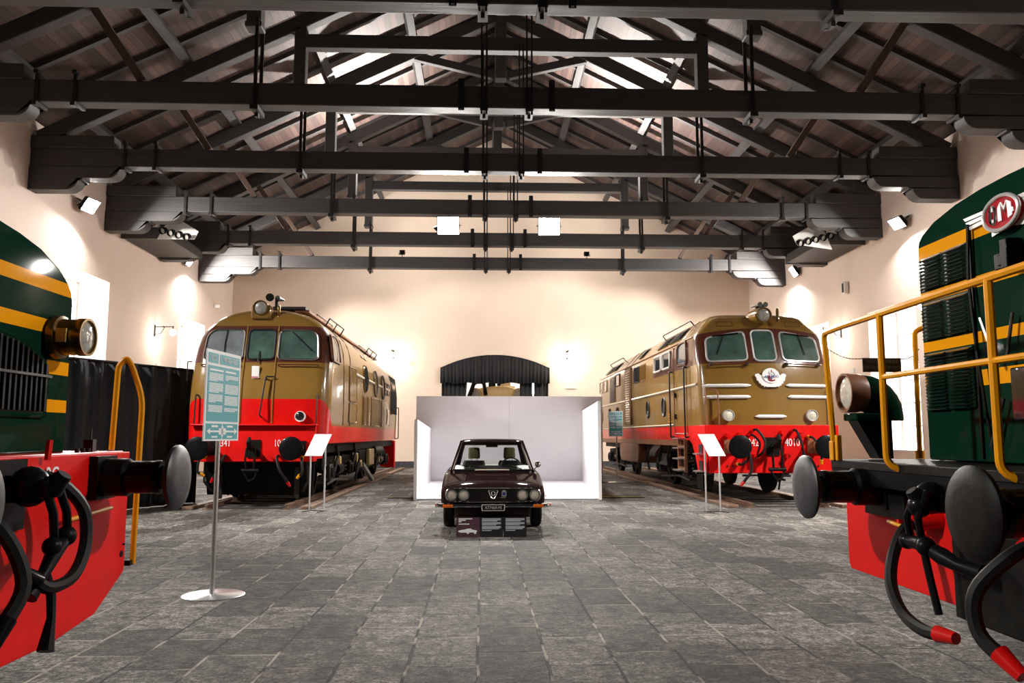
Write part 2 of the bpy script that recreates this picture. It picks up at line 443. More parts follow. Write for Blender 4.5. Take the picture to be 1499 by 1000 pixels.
def side_wall(name, x, sgn, niches, ztop):
    mb = MB(); xo = x + sgn * TH
    ys = [YN] + [q for n in niches for q in n[:2]] + [YB + .6]
    for a, b in zip(ys[0::2], ys[1::2]): mb.box(((x + xo) / 2, (a + b) / 2, ztop / 2), (TH, b - a, ztop))
    for a, b, z0, z1 in niches:
        if z0 > 0: mb.box(((x + xo) / 2, (a + b) / 2, z0 / 2), (TH, b - a, z0))
        mb.box(((x + xo) / 2, (a + b) / 2, (z1 + ztop) / 2), (TH, b - a, ztop - z1))
    return struct(name, mb, M['wallside'], smooth=False)
NL = [(21.9, 24.6, 1.6, 5.95), (30.3, 33.1, 1.6, 5.8)]
NR = [(22.4, 25.25, .95, 5.25), (28.2, 31.5, .95, 5.4)]
side_wall('wall_left', XL, -1, NL, 9.2)
side_wall('wall_right', XR, 1, NR, 9.2)
wn = 0
for x, sgn, nn in ((XL, -1, NL), (XR, 1, NR)):
    for a, b, z0, z1 in nn:
        wn += 1
        xp = x + sgn * (TH - .12)
        o = struct('window_%d' % wn, MB().box((xp, (a + b) / 2, (z0 + z1) / 2), (.03, b - a, z1 - z0)), M['daylight'])
        fr = MB()
        for i in range(4):
            y = a + .04 + (b - a - .08) * i / 3; fr.box((xp - sgn * .04, y, (z0 + z1) / 2), (.05, .06, z1 - z0))
        for i in range(7):
            z = z0 + .04 + (z1 - z0 - .08) * i / 6; fr.box((xp - sgn * .04, (a + b) / 2, z), (.045, b - a, .05))
        fr.build('window_frame', M['plaster2'], o)
        MB().box((x + sgn * TH / 2, (a + b) / 2, z0 + .02), (TH, b - a, .04)).build('window_sill', M['plaster2'], o)

# back wall with its arched doorway
AX0, AX1, ASP, ATOP = -1.81, 2.99, 4.34, 4.92
def arch_z(x):
    h = (AX1 - AX0) / 2; s = ATOP - ASP; r = (h * h + s * s) / (2 * s); d = x - (AX0 + AX1) / 2
    return ATOP - r + math.sqrt(r * r - d * d)
mb = MB()
xs = [XL - .3] + [AX0] + [AX0 + (AX1 - AX0) * i / 24 for i in range(1, 24)] + [AX1] + [XR + .3]
if CX not in xs: xs = sorted(xs + [CX])
for a, b in zip(xs, xs[1:]):
    inside = a >= AX0 - 1e-6 and b <= AX1 + 1e-6
    za, zb = (arch_z(a), arch_z(b)) if inside else (0, 0)
    mb.plate([(a, YB, za), (b, YB, zb), (b, YB, roof_z(b) + .1), (a, YB, roof_z(a) + .1)], (0, .6, 0))
struct('wall_back', mb, M['wall'], smooth=False)
mb = MB()
for a, b in ((XL, AX0), (AX1, XR)): mb.box(((a + b) / 2, YB - .02, .14), (b - a, .04, .28))
struct('baseboard_back', mb, mat('dark_stone_skirting', (.05, .047, .05), .6, var=.4, vscale=8, bump=.3))

# roof boarding with rafters and purlins (parts of the ceiling)
sl = math.hypot(1, .495)
mb = MB()
for s in (-1, 1):
    a = CX; b = CX + s * 13.1
    mb.plate([(a, YN, roof_z(a)), (b, YN, roof_z(b)), (b, YB + .3, roof_z(b)), (a, YB + .3, roof_z(a))], (0, 0, .07))
ceil = struct('ceiling', mb, M['plank'], smooth=False)
TY = [12.10, 16.14, 20.13, 24.22, 28.25, 32.23]
for s in (-1, 1):
    y = 12.77
    while y < YB - .3:
        d0, d1 = .05, 11.8
        MB().beam((CX + s * d0, y, 15.05 - .495 * d0 - .07), (CX + s * d1, y, 15.05 - .495 * d1 - .07), .13, .13).build('rafter', M['timber'], ceil)
        y += 1.343
    for d in (2.7, 5.15, 8.0, 10.7):
        MB().beam((CX + s * d, 8.2, 15.05 - .495 * d - .27), (CX + s * d, YB, 15.05 - .495 * d - .27), .22, .26, up=(s * .495, 0, 1)).build('purlin', M['timbery'], ceil)
MB().beam((CX, 8.2, 14.72), (CX, YB, 14.72), .2, .34).build('ridge_beam', M['timbery'], ceil)

def pr_z(d): return 14.43 - .495 * d          # centre line of the principal rafters
def corbel(s, d0, d1, z0, z1, r):
    pr = [(d1, z1), (d0, z1)] + [(d0 + r - r * math.cos(R(t)), z0 + r - r * math.sin(R(t))) for t in (0, 22, 45, 68, 90)] + [(d1, z0)]
    pr[1:3] = [(d0 - .12, z1), (d0 - .10, z1 - .05), (d0, z0 + r)]
    return MB().plate([(s * d, -.2, z) for d, z in pr], (0, .4, 0))
def make_truss(label):
    t = thing('roof_truss', label, 'roof truss', group='timber trusses carrying the roof')
    MB().box((0, 0, 8.23), (23.3, .36, .46)).build('tie_beam', M['timber'], t, bevel=.02)
    MB().box((0, 0, 11.38), (10.2, .28, .36)).build('straining_beam', M['timber'], t, bevel=.02)
    MB().box((0, 0, 13.35), (.34, .34, 2.1)).build('king_post', M['timber'], t, bevel=.02)
    for s in (-1, 1):
        MB().beam((s * .1, 0, pr_z(.1)), (s * 11.5, 0, pr_z(11.5)), .3, .36).build('principal_rafter', M['timber'], t, bevel=.02)
        q = MB().box((s * 5.15, 0, 10.75), (.30, .30, 2.0)); q.box((s * 5.15, 0, 9.72), (.34, .34, .12))
        q.build('queen_post', M['timber'], t, bevel=.02)
        MB().beam((s * .25, 0, 12.45), (s * 2.65, 0, pr_z(2.65) - .1), .2, .24).build('king_strut', M['timber'], t, bevel=.015)
        MB().beam((s * 7.35, 0, 8.5), (s * 8.45, 0, pr_z(8.45) - .12), .14, .16).build('tie_strut', M['strut'], t, bevel=.01)
        st = MB()
        for y in (-.21, .21): st.box((s * 5.05, y, 8.85), (.07, .03, 1.95))
        st.box((s * 5.05, 0, 7.93), (.16, .52, .10)); st.box((s * 5.05, 0, 7.86), (.07, .12, .12))
        st.build('iron_strap', M['iron'], t)
        rd = MB()
        for dx in (-.05, .05): rd.box((s * .46 + dx, -.21, 9.6), (.035, .03, 3.5))
        rd.box((s * .46, 0, 7.95), (.16, .50, .07)); rd.box((s * .46, 0, 7.88), (.06, .1, .1))
        rd.build('hanger_rod', M['iron'], t)
        cl = MB().box((s * .92, -.2, 8.26), (.12, .03, .66)).box((s * .92, -.23, 7.99), (.05, .07, .1)).box((s * .92, -.23, 8.53), (.05, .07, .1))
        cl.build('beam_clamp', M['iron'], t)
        for d in (8.6, 9.35):
            c2 = MB().box((s * d, 0, 8.27), (.07, .42, .62)); c2.box((s * d, -.2, 7.94), (.09, .12, .08)); c2.box((s * d, -.2, 8.60), (.09, .12, .07))
            c2.build('end_clamp', M['iron'], t)
        MB().box((s * 10.65, 0, 8.62), (2.05, .40, .32)).build('heel_block', M['timber'], t, bevel=.02)
        corbel(s, 9.45, 11.67, 7.70, 8.0, .28).build('corbel', M['timber'], t, bevel=.015)
        corbel(s, 10.45, 11.67, 7.40, 7.70, .28).build('corbel', M['timber'], t, bevel=.015)
    return t
TL = ['dark roof truss nearest the viewer, its tie beam along the top edge of the picture',
      'dark roof truss whose broad tie beam is the second one from the viewer',
      'dark roof truss with the third tie beam from the viewer, ends above the slanted floodlight',
      'dark roof truss carrying the two glaring central floodlights under its tie beam',
      'dark roof truss just behind the central floodlights, second from the far wall',
      'dark roof truss closest to the pale far gable wall']
t0 = make_truss(TL[0]); t0.location = (CX - .08, TY[0], 0)
for i in range(1, 6):
    c = copy_tree(t0); c['label'] = TL[i]; c.location = (CX - .08 + .03 * i, TY[i], 0)

# boarded boxes under the eaves
for s, x, side in ((-1, XL, 'left'), (1, XR, 'right')):
    t = thing('eaves_box', 'long dark boarded box under the truss ends along the %s wall' % side, 'eaves boarding', (x - s * .74, 26.66, 7.46))
    MB().box((0, 0, .16), (1.42, 3.04, .3)).build('boarding', M['soffit'], t, bevel=.01)
    for y in (-1.5, 1.5): MB().box((0, y, .16), (1.44, .05, .36)).build('end_board', M['timber'], t)

# spotlights on white brackets beside the eaves boxes
for s, x, side, n in ((-1, -9.35, 'left', 4), (1, 10.42, 'right', 5)):
    y = 25.0
    t = thing('spotlight_bracket', 'white angled board holding black spotlights at the %s truss end' % side, 'bracket', (x, y, 7.55))
    MB().plate([(-.62, 0, -.15), (.5, 0, -.15), (.62, 0, .1), (.1, 0, .42), (-.4, 0, .28)] if s < 0 else [(.62, 0, -.3), (-.5, 0, -.15), (-.62, 0, .12), (-.1, 0, .42), (.4, 0, .28)], (0, .04, 0)).build('board', M['enamelwhite'], t)
    for i in range(n):
        xx = x + (i - (n - 1) / 2) * .24; zz = 7.52 + s * (i - (n - 1) / 2) * .06
        k = thing('spotlight', '%s black spotlight on the white board at the %s truss end' % (['outermost left', 'second from left', 'middle', 'second from right', 'rightmost'][i] if n == 5 else ['leftmost', 'second from left', 'third from left', 'rightmost'][i], side), 'spotlight', (xx, y - .2, zz), group='black spotlights on the white boards')
        MB().lathe([(.03, .11), (.08, .10), (.1, .06), (.105, -.09), (.092, -.09), (.088, -.02), (.01, -.02)], (0, 0, 0), (-s * .3, 1, .45), 16).build('housing', M['black'], k)
        MB().lathe([(.09, .0), (.001, -.015)], (0, -.02, -.01), (-s * .3, 1, .45), 16).build('lens', M['lens'], k)
        MB().box((0, .14, .04), (.03, .10, .03)).build('yoke', M['iron'], k)

# floodlights
def floodlight(name_label, loc, aim, power, mat_, size=(.5, .38), light=True, spread=170, colr=(1, .95, .89), stem=None):
    t = thing('floodlight', name_label, 'floodlight', loc, group='floodlights of the hall')
    d = Vector(aim).normalized()
    right = d.cross(Vector((0, 0, 1))).normalized(); up = right.cross(d).normalized()
    def P(a, b, c): return right * a + up * b + d * c
    w, h = size
    mb = MB()
    rings = []
    for k, (sc, dd) in enumerate(((.45, -.16), (.8, -.13), (1.08, -.02), (1.08, .03), (1.0, .03))):
        rings.append([P(a * w / 2 * sc, b * h / 2 * sc, dd) for a, b in ((-1, -1), (1, -1), (1, 1), (-1, 1))])
    mb.loft(rings).build('housing', M['black'], t)
    mb = MB().add([P(a * w / 2, b * h / 2, .034) for a, b in ((-1, -1), (1, -1), (1, 1), (-1, 1))], [(0, 1, 2, 3)])
    mb.build('lit_glass', mat_, t)
    br = MB()
    br.tube([P(-w * .58, 0, -.05), P(-w * .58, 0, -.24), P(w * .58, 0, -.24), P(w * .58, 0, -.05)], .014, 6)
    if stem: br.tube([P(0, 0, -.24) if abs(stem[2]) < .1 else P(0, 0, -.10), Vector(stem)], .016, 6)
    br.build('bracket', M['iron'], t)
    if light:
        li = bpy.data.lights.new('floodlight_beam', 'AREA'); li.shape = 'RECTANGLE'; li.size = w; li.size_y = h
        li.energy = power; li.color = colr; li.spread = R(spread)
        lo = bpy.data.objects.new('floodlight_beam', li); C.objects.link(lo)
        lo.parent = t; lo.location = d * .06; lo.rotation_euler = d.to_track_quat('-Z', 'Y').to_euler()
    return t
floodlight('glaring floodlight high on the left wall, above the green locomotive', (XL + .34, 22.4, 7.7), (1, -.2, -.7), 520, M['lampwhite'], stem=(-.34, 0, 0))
floodlight('glaring floodlight high on the left wall, above the brown locomotive', (XL + .22, 30.5, 7.9), (1, .1, -.6), 1150, M['lampwhite'], stem=(-.22, 0, 0))
floodlight('glaring floodlight high on the right wall, above the locomotive with winged badge', (XR - .22, 30.6, 7.68), (-1, .1, -.6), 1120, M['lampwhite'], stem=(.22, 0, 0))
floodlight('slanted floodlight high on the right wall, beside the red oval badge', (XR - .28, 22.6, 7.48), (-1, -.15, -.85), 390, M['lampdim'], size=(.5, .34), stem=(.28, 0, .0))
for x, lb in ((-1.02, 'left'), (2.0, 'right')):
    floodlight('%s of the two glaring floodlights under a central tie beam' % lb, (x, 24.0, 7.64), (0, -1, -.34), 900, M['lampwhite'], size=(.62, .5), stem=(0, .14, .36))
# the same row of wall floodlights carries on nearer the viewer, just outside the picture
floodlight('floodlight on the left wall nearer than the green hood, aimed at the domed-roof locomotive', (XL + .42, 11.6, 7.8), (6.3, 5.0, -5.4), 700, M['lampwhite'], spread=80, stem=(-.42, 0, 0))
floodlight('floodlight on the right wall nearer than the red oval badge, aimed at the winged badge', (XR - .42, 11.6, 7.8), (-5.6, 5.2, -5.4), 760, M['lampwhite'], spread=80, stem=(.42, 0, 0))
floodlight('floodlight on the left wall beside the viewer, aimed across the room', (XL + .45, 4.7, 8.2), (1, -.03, -.5), 330, M['lampwhite'], spread=84, stem=(-.45, 0, 0))
floodlight('floodlight on the right wall beside the viewer, aimed across the room', (XR - .45, 4.7, 8.2), (-1, -.05, -.5), 250, M['lampwhite'], spread=84, stem=(.45, 0, 0))
# unseen uplighters added to brighten patches of the roof boarding
for x, lb in ((-1.6, 'left'), (2.6, 'right')):
    floodlight('%s small unseen uplight added on top of the tie beam behind the central floodlights' % lb, (x, 28.25, 8.70), (-.6 if x < 0 else .6, -.5, 1), 1050, M['lampdim'], size=(.2, .14), spread=90, stem=(0, 0, -.24))

for x, lb in ((-3.2, 'left'), (4.2, 'right')):  # unseen pair added to brighten the gable wall
    floodlight('%s small unseen uplight added on the rearmost tie beam to wash the gable' % lb, (x, 32.3, 8.70), (0, 1, .75), 130, M['lampdim'], size=(.2, .14), spread=160, stem=(0, 0, -.24))

# wall lamps on iron arms
def sconce(label, loc, nrm, along, power=45):
    t = thing('wall_lamp', label, 'wall lamp', loc, group='globe lamps on iron arms along the walls')
    n = Vector(nrm); a = Vector(along); u = Vector((0, 0, 1))
    mb = MB()
    mb.box(u * 0 + n * .01, (.09 if abs(a.x) else .03, .09 if abs(a.y) else .03, .4))
    mb.build('wall_plate', M['iron'], t)
    arm = MB().tube([n * .02 + u * .14, n * .62 + u * .14], .016, 6).tube([n * .02 - u * .12, n * .2 - u * .1, n * .3 + u * .05, n * .34 + u * .14], .012, 6)
    for q in (.02, .3, .62): arm.sphere(n * q + u * .14, .03, n=8, m=5)
    arm.tube([n * .62 + u * .14, n * .62 + u * .04], .02, 6)
    arm.build('arm', M['iron'], t)
    MB().sphere(n * .62 - u * .06, .11, n=16, m=10).build('globe', M['globe'], t)
    li = bpy.data.lights.new('globe_light', 'POINT'); li.energy = power; li.color = (1, .9, .76); li.shadow_soft_size = .12
    lo = bpy.data.objects.new('globe_light', li); C.objects.link(lo); lo.parent = t; lo.location = n * .62 - u * .30
sconce('lit globe lamp on the far wall, left of the arched doorway', (-3.95, YB, 5.0), (0, -1, 0), (1, 0, 0), 75)
sconce('lit globe lamp on the far wall, right of the arched doorway', (3.82, YB, 5.0), (0, -1, 0), (1, 0, 0), 75)
sconce('lit globe lamp on an iron arm on the left wall above the black curtain', (XL, 28.1, 4.95), (1, 0, 0), (0, 1, 0))
sconce('lit globe lamp on the right wall beside the badge locomotive cab', (XR, 27.2, 4.9), (-1, 0, 0), (0, 1, 0))
sconce('lit globe lamp on the right wall beside the green louvred hood', (XR, 20.9, 4.85), (-1, 0, 0), (0, 1, 0))

# small fittings on the walls
t = thing('wall_sensor', 'small white box sensor high on the right wall', 'sensor', (XR - .02, 26.6, 6.3))
MB().box((-.07, 0, 0), (.16, .3, .42)).build('housing', M['enamelwhite'], t, bevel=.03)
MB().box((-.16, -.05, 0), (.02, .1, .3)).build('grille', M['iron'], t)
tag(MB().box((XR - .03, 26.5, 3.5), (.05, .35, .22)).build('wall_plate', M['enamelwhite']), 'small pale plate low on the right wall near the railing chain', 'wall plate')
tag(MB().box((XL + .03, 28.5, 3.75), (.05, .32, .2)).build('wall_plate', M['enamelwhite']), 'small pale plate on the left wall just above the black curtain', 'wall plate')
tag(MB().box((4.0, YB - .03, 3.52), (.45, .05, .04)).build('wall_shelf', M['enamelwhite']), 'thin pale strip on the far wall right of the doorway', 'shelf')
t = thing('wall_camera', 'small white camera on the left wall close to the far corner', 'camera', (XL + .02, 34.2, 6.75))
MB().box((.12, -.05, 0), (.22, .14, .14)).build('housing', M['enamelwhite'], t, bevel=.02)
MB().cyl((-.02, 0, 0), (.06, 0, 0), .05, n=12).build('mount', M['enamelwhite'], t)
t = thing('wooden_bench', 'low brown wooden bench against the right wall behind the railing', 'bench', (11.6, 25.4, 0))
MB().box((0, 0, .42), (.5, 1.8, .06)).build('seat', M['strut'], t, bevel=.01)
for y in (-.75, .75): MB().box((0, y, .2), (.42, .08, .39)).build('leg', M['strut'], t)

# curtained arched doorway
t = thing('arch_valance', 'pleated black valance hanging in the arched doorway', 'valance', ((AX0 + AX1) / 2, YB - .1, 4.3))
mb = MB(); top = []; bot = []; n = 150
for i in range(n + 1):
    x = AX0 - .04 + (AX1 - AX0 + .08) * i / n; w = .035 * math.sin(i * 1.25) + .02 * math.sin(i * .47)
    xx = x - (AX0 + AX1) / 2
    zt = arch_z(min(max(x, AX0), AX1)) + .05 - 4.3
    top.append((xx, w * .5, zt)); bot.append((xx, w, 3.72 - 4.3 + .03 * math.sin(i * .21)))
mid = [tuple((Vector(a) + Vector(b)) / 2) for a, b in zip(top, bot)]
mb.loft([top, mid, bot], closed=False)
o = mb.build('pleats', M['cloth'], t, ang=80)
s_ = o.modifiers.new('thick', 'SOLIDIFY'); s_.thickness = .015
MB().tube([(x, .03, z) for x, y, z in top[::5]], .03, 8).build('rail', M['black'], t)
for x0, x1, lb in ((AX0 + .02, -.70, 'left of the doorway opening'), (1.70, 2.26, 'right of the doorway opening, beside the gap of light'), (2.34, AX1 - .02, 'at the far right edge of the doorway')):
    mb = MB(); k = int((x1 - x0) * 26)
    row = [(x0 + (x1 - x0) * i / k, YB + .12 + .03 * math.sin(i * 1.3), 0) for i in range(k + 1)]
    mb.loft([[(x, y, .02) for x, y, _ in row], [(x, y, 3.95) for x, y, _ in row]], closed=False)
    o = mb.build('door_curtain', M['cloth'], ang=80); s_ = o.modifiers.new('thick', 'SOLIDIFY'); s_.thickness = .015
    tag(o, 'black curtain panel %s' % lb, 'curtain', 'black curtains in the arched doorway')

# the next hall seen through the doorway
struct('wall_next_room', MB().box((1, 50, 4.5), (24, .3, 9)), M['plaster2'])
struct('wall_next_room_left', MB().box((-9, 43.6, 4.5), (.3, 12.6, 9)), M['plaster2'])
struct('wall_next_room_right', MB().box((11, 43.6, 4.5), (.3, 12.6, 9)), M['plaster2'])
struct('ceiling_next_room', MB().box((1, 43.6, 9.1), (24, 13, .2)), M['plaster2'])
o = struct('window_5', MB().box((4.4, 49.83, 4.6), (4.0, .03, 1.5)), M['daylight'])
mb = MB()
for i in range(6): mb.box((2.44 + 3.92 * i / 5, 49.8, 4.6), (.06, .05, 1.5))
for z in (3.88, 4.6, 5.32): mb.box((4.4, 49.79, z), (4.0, .05, .06))
mb.build('window_frame', M['iron'], o)
li = bpy.data.lights.new('next_room_fill', 'AREA'); li.energy = 1400; li.size = 3; li.shape = 'DISK'  # added fill light for the next hall, no lamp modelled there
lo = bpy.data.objects.new('next_room_fill', li); C.objects.link(lo); lo.location = (1, 43, 8.9)
t = thing('beige_steam_locomotive', 'beige engine with dark pipes seen through the arched doorway', 'locomotive', (.75, 40.3, 0))
mb = MB(); rings = []
for y, k in ((0, .9), (.05, 1), (6, 1)):
    rings.append([(x * k, y, z) for x, z in [(-1.5, 1.0), (1.5, 1.0), (1.5, 3.2)] + [(1.5 * math.cos(R(a)) , 3.2 + .62 * math.sin(R(a)) ** .8 if a not in (0, 180) else 3.2) for a in range(15, 180, 15)] + [(-1.5, 3.2)]])
mb.loft(rings).build('casing', M['beige'], t)
MB().lathe([(.62, 0), (.58, .12), (.35, .18), (.33, .5), (.38, .55), (.1, .6)], (.35, .8, 3.72), (0, 0, 1), 20).build('dome', M['beige'], t)
for sx in (-1, 1):
    b = MB().lathe([(.02, 0), (.27, 0), (.3, -.06), (.3, .12), (.26, .14)], (sx * 1.05, -.08, 3.42), (0, 1, 0), 20).build('lamp', M['beige'], t)
    MB().lathe([(.22, 0), (.01, -.03)], (sx * 1.05, -.1, 3.42), (0, 1, 0), 16).build('lamp_lens', M['lens'], b)
for pts in ([(-1.9, -.2, 3.0), (-1.6, -.2, 3.5), (-1.55, -.1, 4.2), (-1.2, 0, 4.5)], [(-1.4, -.2, 3.2), (-1.15, -.2, 3.9), (-.9, -.2, 4.1), (-.65, -.1, 3.95), (-.55, 0, 3.4)], [(-.35, .2, 3.4), (-.3, .2, 4.2), (-.1, .3, 4.6)]):
    MB().tube(pts, .10, 8).build('pipe', M['black'], t)
for x in (-.15, .1): MB().cyl((x, .5, 3.6), (x, .5, 4.7), .09, n=10).build('valve_stack', M['black'], t)
MB().box((0, 3, .75), (2.6, 5.6, .5)).build('frame', M['greasy'], t)
wp = MB().lathe([(.02, -.07), (.42, -.07), (.5, -.06), (.54, -.06), (.54, .06), (.02, .06)], (0, 0, .54), (1, 0, 0), 24)
for sx in (-.75, .75):
    for y in (1.0, 2.8, 4.6):
        MB().lathe([(.02, -.07), (.42, -.07), (.5, -.06), (.54, -.06), (.54, .06), (.02, .06)], (sx, y, .54), (1, 0, 0), 24).build('wheel', M['greasy'], t)
# ------------------------------------------------------------------ big diesel locomotives (local: x across, y back from the front beam, z up)
class Nose:
    """body of a locomotive given half width and front setback per height"""
    def __init__(s, hw, fr, length, rc, bul):
        s.hw, s.fr, s.len, s.rc, s.bul = hw, fr, length, rc, bul
    def plan(s, z):
        w = interp(s.hw, z); f = interp(s.fr, z); rc = min(s.rc, w * .6); rd = min(s.rc * .95, 2)
        pts = []
        xi = w - rc
        for i in range(9): x = xi * i / 8; pts.append((x, f + s.bul * (x / 1.2) ** 2))
        y0 = pts[-1][1]
        for i in range(1, 9):
            t = PI / 2 * i / 8; pts.append((xi + rc * math.sin(t), y0 + rd * (1 - math.cos(t))))
        for y in (2.2, 6, 10): pts.append((w, y))
        e = s.len - f
        pts.append((w, e - .5)); pts.append((w - min(.3, w * .5), e - .1)); pts.append((w * .4, e))
        full = pts + [(-x, y) for x, y in pts[::-1] if x > 1e-6]
        return [(x, y, z) for x, y in full]
    def y(s, x, z):
        w = interp(s.hw, z); f = interp(s.fr, z); rc = min(s.rc, w * .6); rd = s.rc * .95; xi = w - rc; ax = abs(x)
        if ax <= xi: return f + s.bul * (ax / 1.2) ** 2
        t = math.asin(min(1, (ax - xi) / rc)); return f + s.bul * (xi / 1.2) ** 2 + rd * (1 - math.cos(t))
    def pt(s, x, z, off=0.):
        """point on the front face, off metres proud of it"""
        e = .02
        px = Vector((2 * e, s.y(x + e, z) - s.y(x - e, z), 0)); pz = Vector((0, s.y(x, z + e) - s.y(x, z - e), 2 * e))
        n = px.cross(pz).normalized()
        if n.y > 0: n = -n
        return Vector((x, s.y(x, z), z)) + n * off
    def side(s, sg, y, z, off=0.):
        e = .02
        n = Vector((1, 0, -(interp(s.hw, z + e) - interp(s.hw, z - e)) / (2 * e))).normalized()
        return Vector((sg * (interp(s.hw, z) + n.x * off), y, z + n.z * off))
    def body(s, zs):
        return MB().loft([s.plan(z) for z in zs])

def pane(mapf, pts, root, frame_m_, glass_m, fr=.022, name='window', off=.012):
    """framed window: rubber / metal frame part with a pane as sub-part; pts in surface coordinates"""
    c = (sum(p[0] for p in pts) / len(pts), sum(p[1] for p in pts) / len(pts))
    w = MB().tube([mapf(a, b, off) for a, b in pts], fr, 6, closed=True).build(name, frame_m_, root)
    mb = MB(); n = len(pts)
    rings = [[mapf(c[0] + (a - c[0]) * k, c[1] + (b - c[1]) * k, off * .8) for a, b in pts] for k in (1, .66, .33, .02)]
    mb.loft(rings, caps=False)
    mb.f.append(tuple(range(3 * n, 4 * n)))
    mb.build('pane', glass_m, w)
    return w
def patch(mapf, pts, m, root, name, th=.015, inner=0.):
    """thin raised plate following the surface"""
    c = (sum(p[0] for p in pts) / len(pts), sum(p[1] for p in pts) / len(pts)); n = len(pts)
    mb = MB()
    r0 = [mapf(a, b, inner) for a, b in pts]; r1 = [mapf(a, b, th) for a, b in pts]
    rings = [r0, r1] + [[mapf(c[0] + (a - c[0]) * k, c[1] + (b - c[1]) * k, th) for a, b in pts] for k in (.5, .02)]
    mb.loft(rings, caps=False); mb.f.append(tuple(range(3 * n, 4 * n)))
    return mb.build(name, m, root)
def louvres(mapf, y0, y1, z0, z1, n, root, m_back, m_blade, name='louvre_panel', vertical=False):
    p = patch(mapf, [(y0, z0), (y1, z0), (y1, z1), (y0, z1)], m_back, root, name, .01)
    mb = MB()
    for i in range(n):
        if vertical:
            y = y0 + (y1 - y0) * (i + .5) / n
            mb.tube([mapf(y, z0 + .03, .018), mapf(y, (z0 + z1) / 2, .018), mapf(y, z1 - .03, .018)], .012, 5)
        else:
            z = z0 + (z1 - z0) * (i + .5) / n
            a, b = mapf(y0 + .03, z, .012), mapf(y1 - .03, z, .012); c, d = mapf(y0 + .03, z - (z1 - z0) / n * .55, .035), mapf(y1 - .03, z - (z1 - z0) / n * .55, .035)
            mb.add([a, b, d, c, a + Vector((0, 0, .012)), b + Vector((0, 0, .012)), d + Vector((0, 0, .012)), c + Vector((0, 0, .012))], [(0, 1, 2, 3), (7, 6, 5, 4), (0, 4, 5, 1), (1, 5, 6, 2), (2, 6, 7, 3), (3, 7, 4, 0)])
    mb.build('slats', m_blade, p)
    return p
def buffer(root, x, z, y0, y1, r, m_disc, m_case, rcase=.13):
    """y0 = face, y1 = beam"""
    b = MB().lathe([(.02, -.012), (r * .55, -.01), (r * .93, .0), (r, .012), (r * .99, .03), (r * .8, .045), (rcase * .62, .06), (rcase * .62, (y1 - y0) * .35)], (x, y0, z), (0, 1, 0), 32).build('buffer', m_disc, root)
    L_ = y1 - y0
    MB().lathe([(rcase * .7, L_ * .22), (rcase * .86, L_ * .22), (rcase * .9, L_ * .27), (rcase * .86, L_ * .32), (rcase * .86, L_ * .6), (rcase, L_ * .64), (rcase, L_ * .9), (rcase * 1.1, L_)], (x, y0, z), (0, 1, 0), 24).build('buffer_casing', m_case, b)
    MB().box((x, y1 - .02, z), (rcase * 2.25, .05, rcase * 2.25)).build('buffer_plate', m_case, b)
    return b
def hook(root, x, z, y, m, s=1.):
    h = MB().box((x, y + .02, z), (.26 * s, .05, .34 * s))
    h.tube([(x, y, z), (x, y - .2 * s, z), (x, y - .3 * s, z + .04 * s), (x, y - .36 * s, z + .13 * s), (x, y - .32 * s, z + .2 * s), (x, y - .26 * s, z + .19 * s)], [.05 * s, .05 * s, .055 * s, .05 * s, .035 * s, .015 * s], 8)
    o = h.build('drawhook', m, root)
    c = MB()
    for sx in (-1, 1): c.tube([(x + sx * .08 * s, y - .18 * s, z + .02), (x + sx * .09 * s, y - .24 * s, z - .2 * s), (x + sx * .07 * s, y - .2 * s, z - .42 * s)], .022 * s, 7)
    c.cyl((x - .16 * s, y - .2 * s, z - .42 * s), (x + .16 * s, y - .2 * s, z - .42 * s), .035 * s, n=10)
    c.tube([(x - .14 * s, y - .2 * s, z - .42 * s), (x - .02, y - .22 * s, z - .62 * s), (x + .08 * s, y - .2 * s, z - .58 * s), (x + .14 * s, y - .2 * s, z - .42 * s)], .02 * s, 7)
    c.build('screw_coupling', m, o)
    return o
def hose(root, pts, r, name='brake_hose', cap=None, m=None):
    # smooth the path
    P = [Vector(p) for p in pts]; out = []
    for i in range(len(P) - 1):
        p0 = P[max(i - 1, 0)]; p1 = P[i]; p2 = P[i + 1]; p3 = P[min(i + 2, len(P) - 1)]
        for j in range(5):
            t = j / 5
            out.append(.5 * ((2 * p1) + (p2 - p0) * t + (2 * p0 - 5 * p1 + 4 * p2 - p3) * t * t + (3 * p1 - p0 - 3 * p2 + p3) * t ** 3))
    out.append(P[-1])
    o = MB().tube(out, r, 8).build(name, m or M['rubber'], root)
    MB().cyl(P[0], P[0] + (P[1] - P[0]).normalized() * r * 3, r * 1.4, n=10).build('hose_valve', cap or M['red'], o)
    MB().cyl(P[-1] - (P[-1] - P[-2]).normalized() * r * 1.5, P[-1] + (P[-1] - P[-2]).normalized() * r * 2.2, r * 1.3, r * .9, n=10).build('hose_coupling', cap or M['red'], o)
    return o
def headlight(root, c, r, axis, m_rim, m_lens, depth=.12, name='headlight', n=24):
    h = MB().lathe([(r * .86, -.005), (r * .9, -.03), (r, -.03), (r, depth * .5), (r * .9, depth), (.02, depth)], c, axis, n).build(name, m_rim, root)
    MB().lathe([(r * .88, 0), (r * .6, -.022), (r * .25, -.03), (.01, -.03)], c, axis, n).build('lens', m_lens, h)
    return h
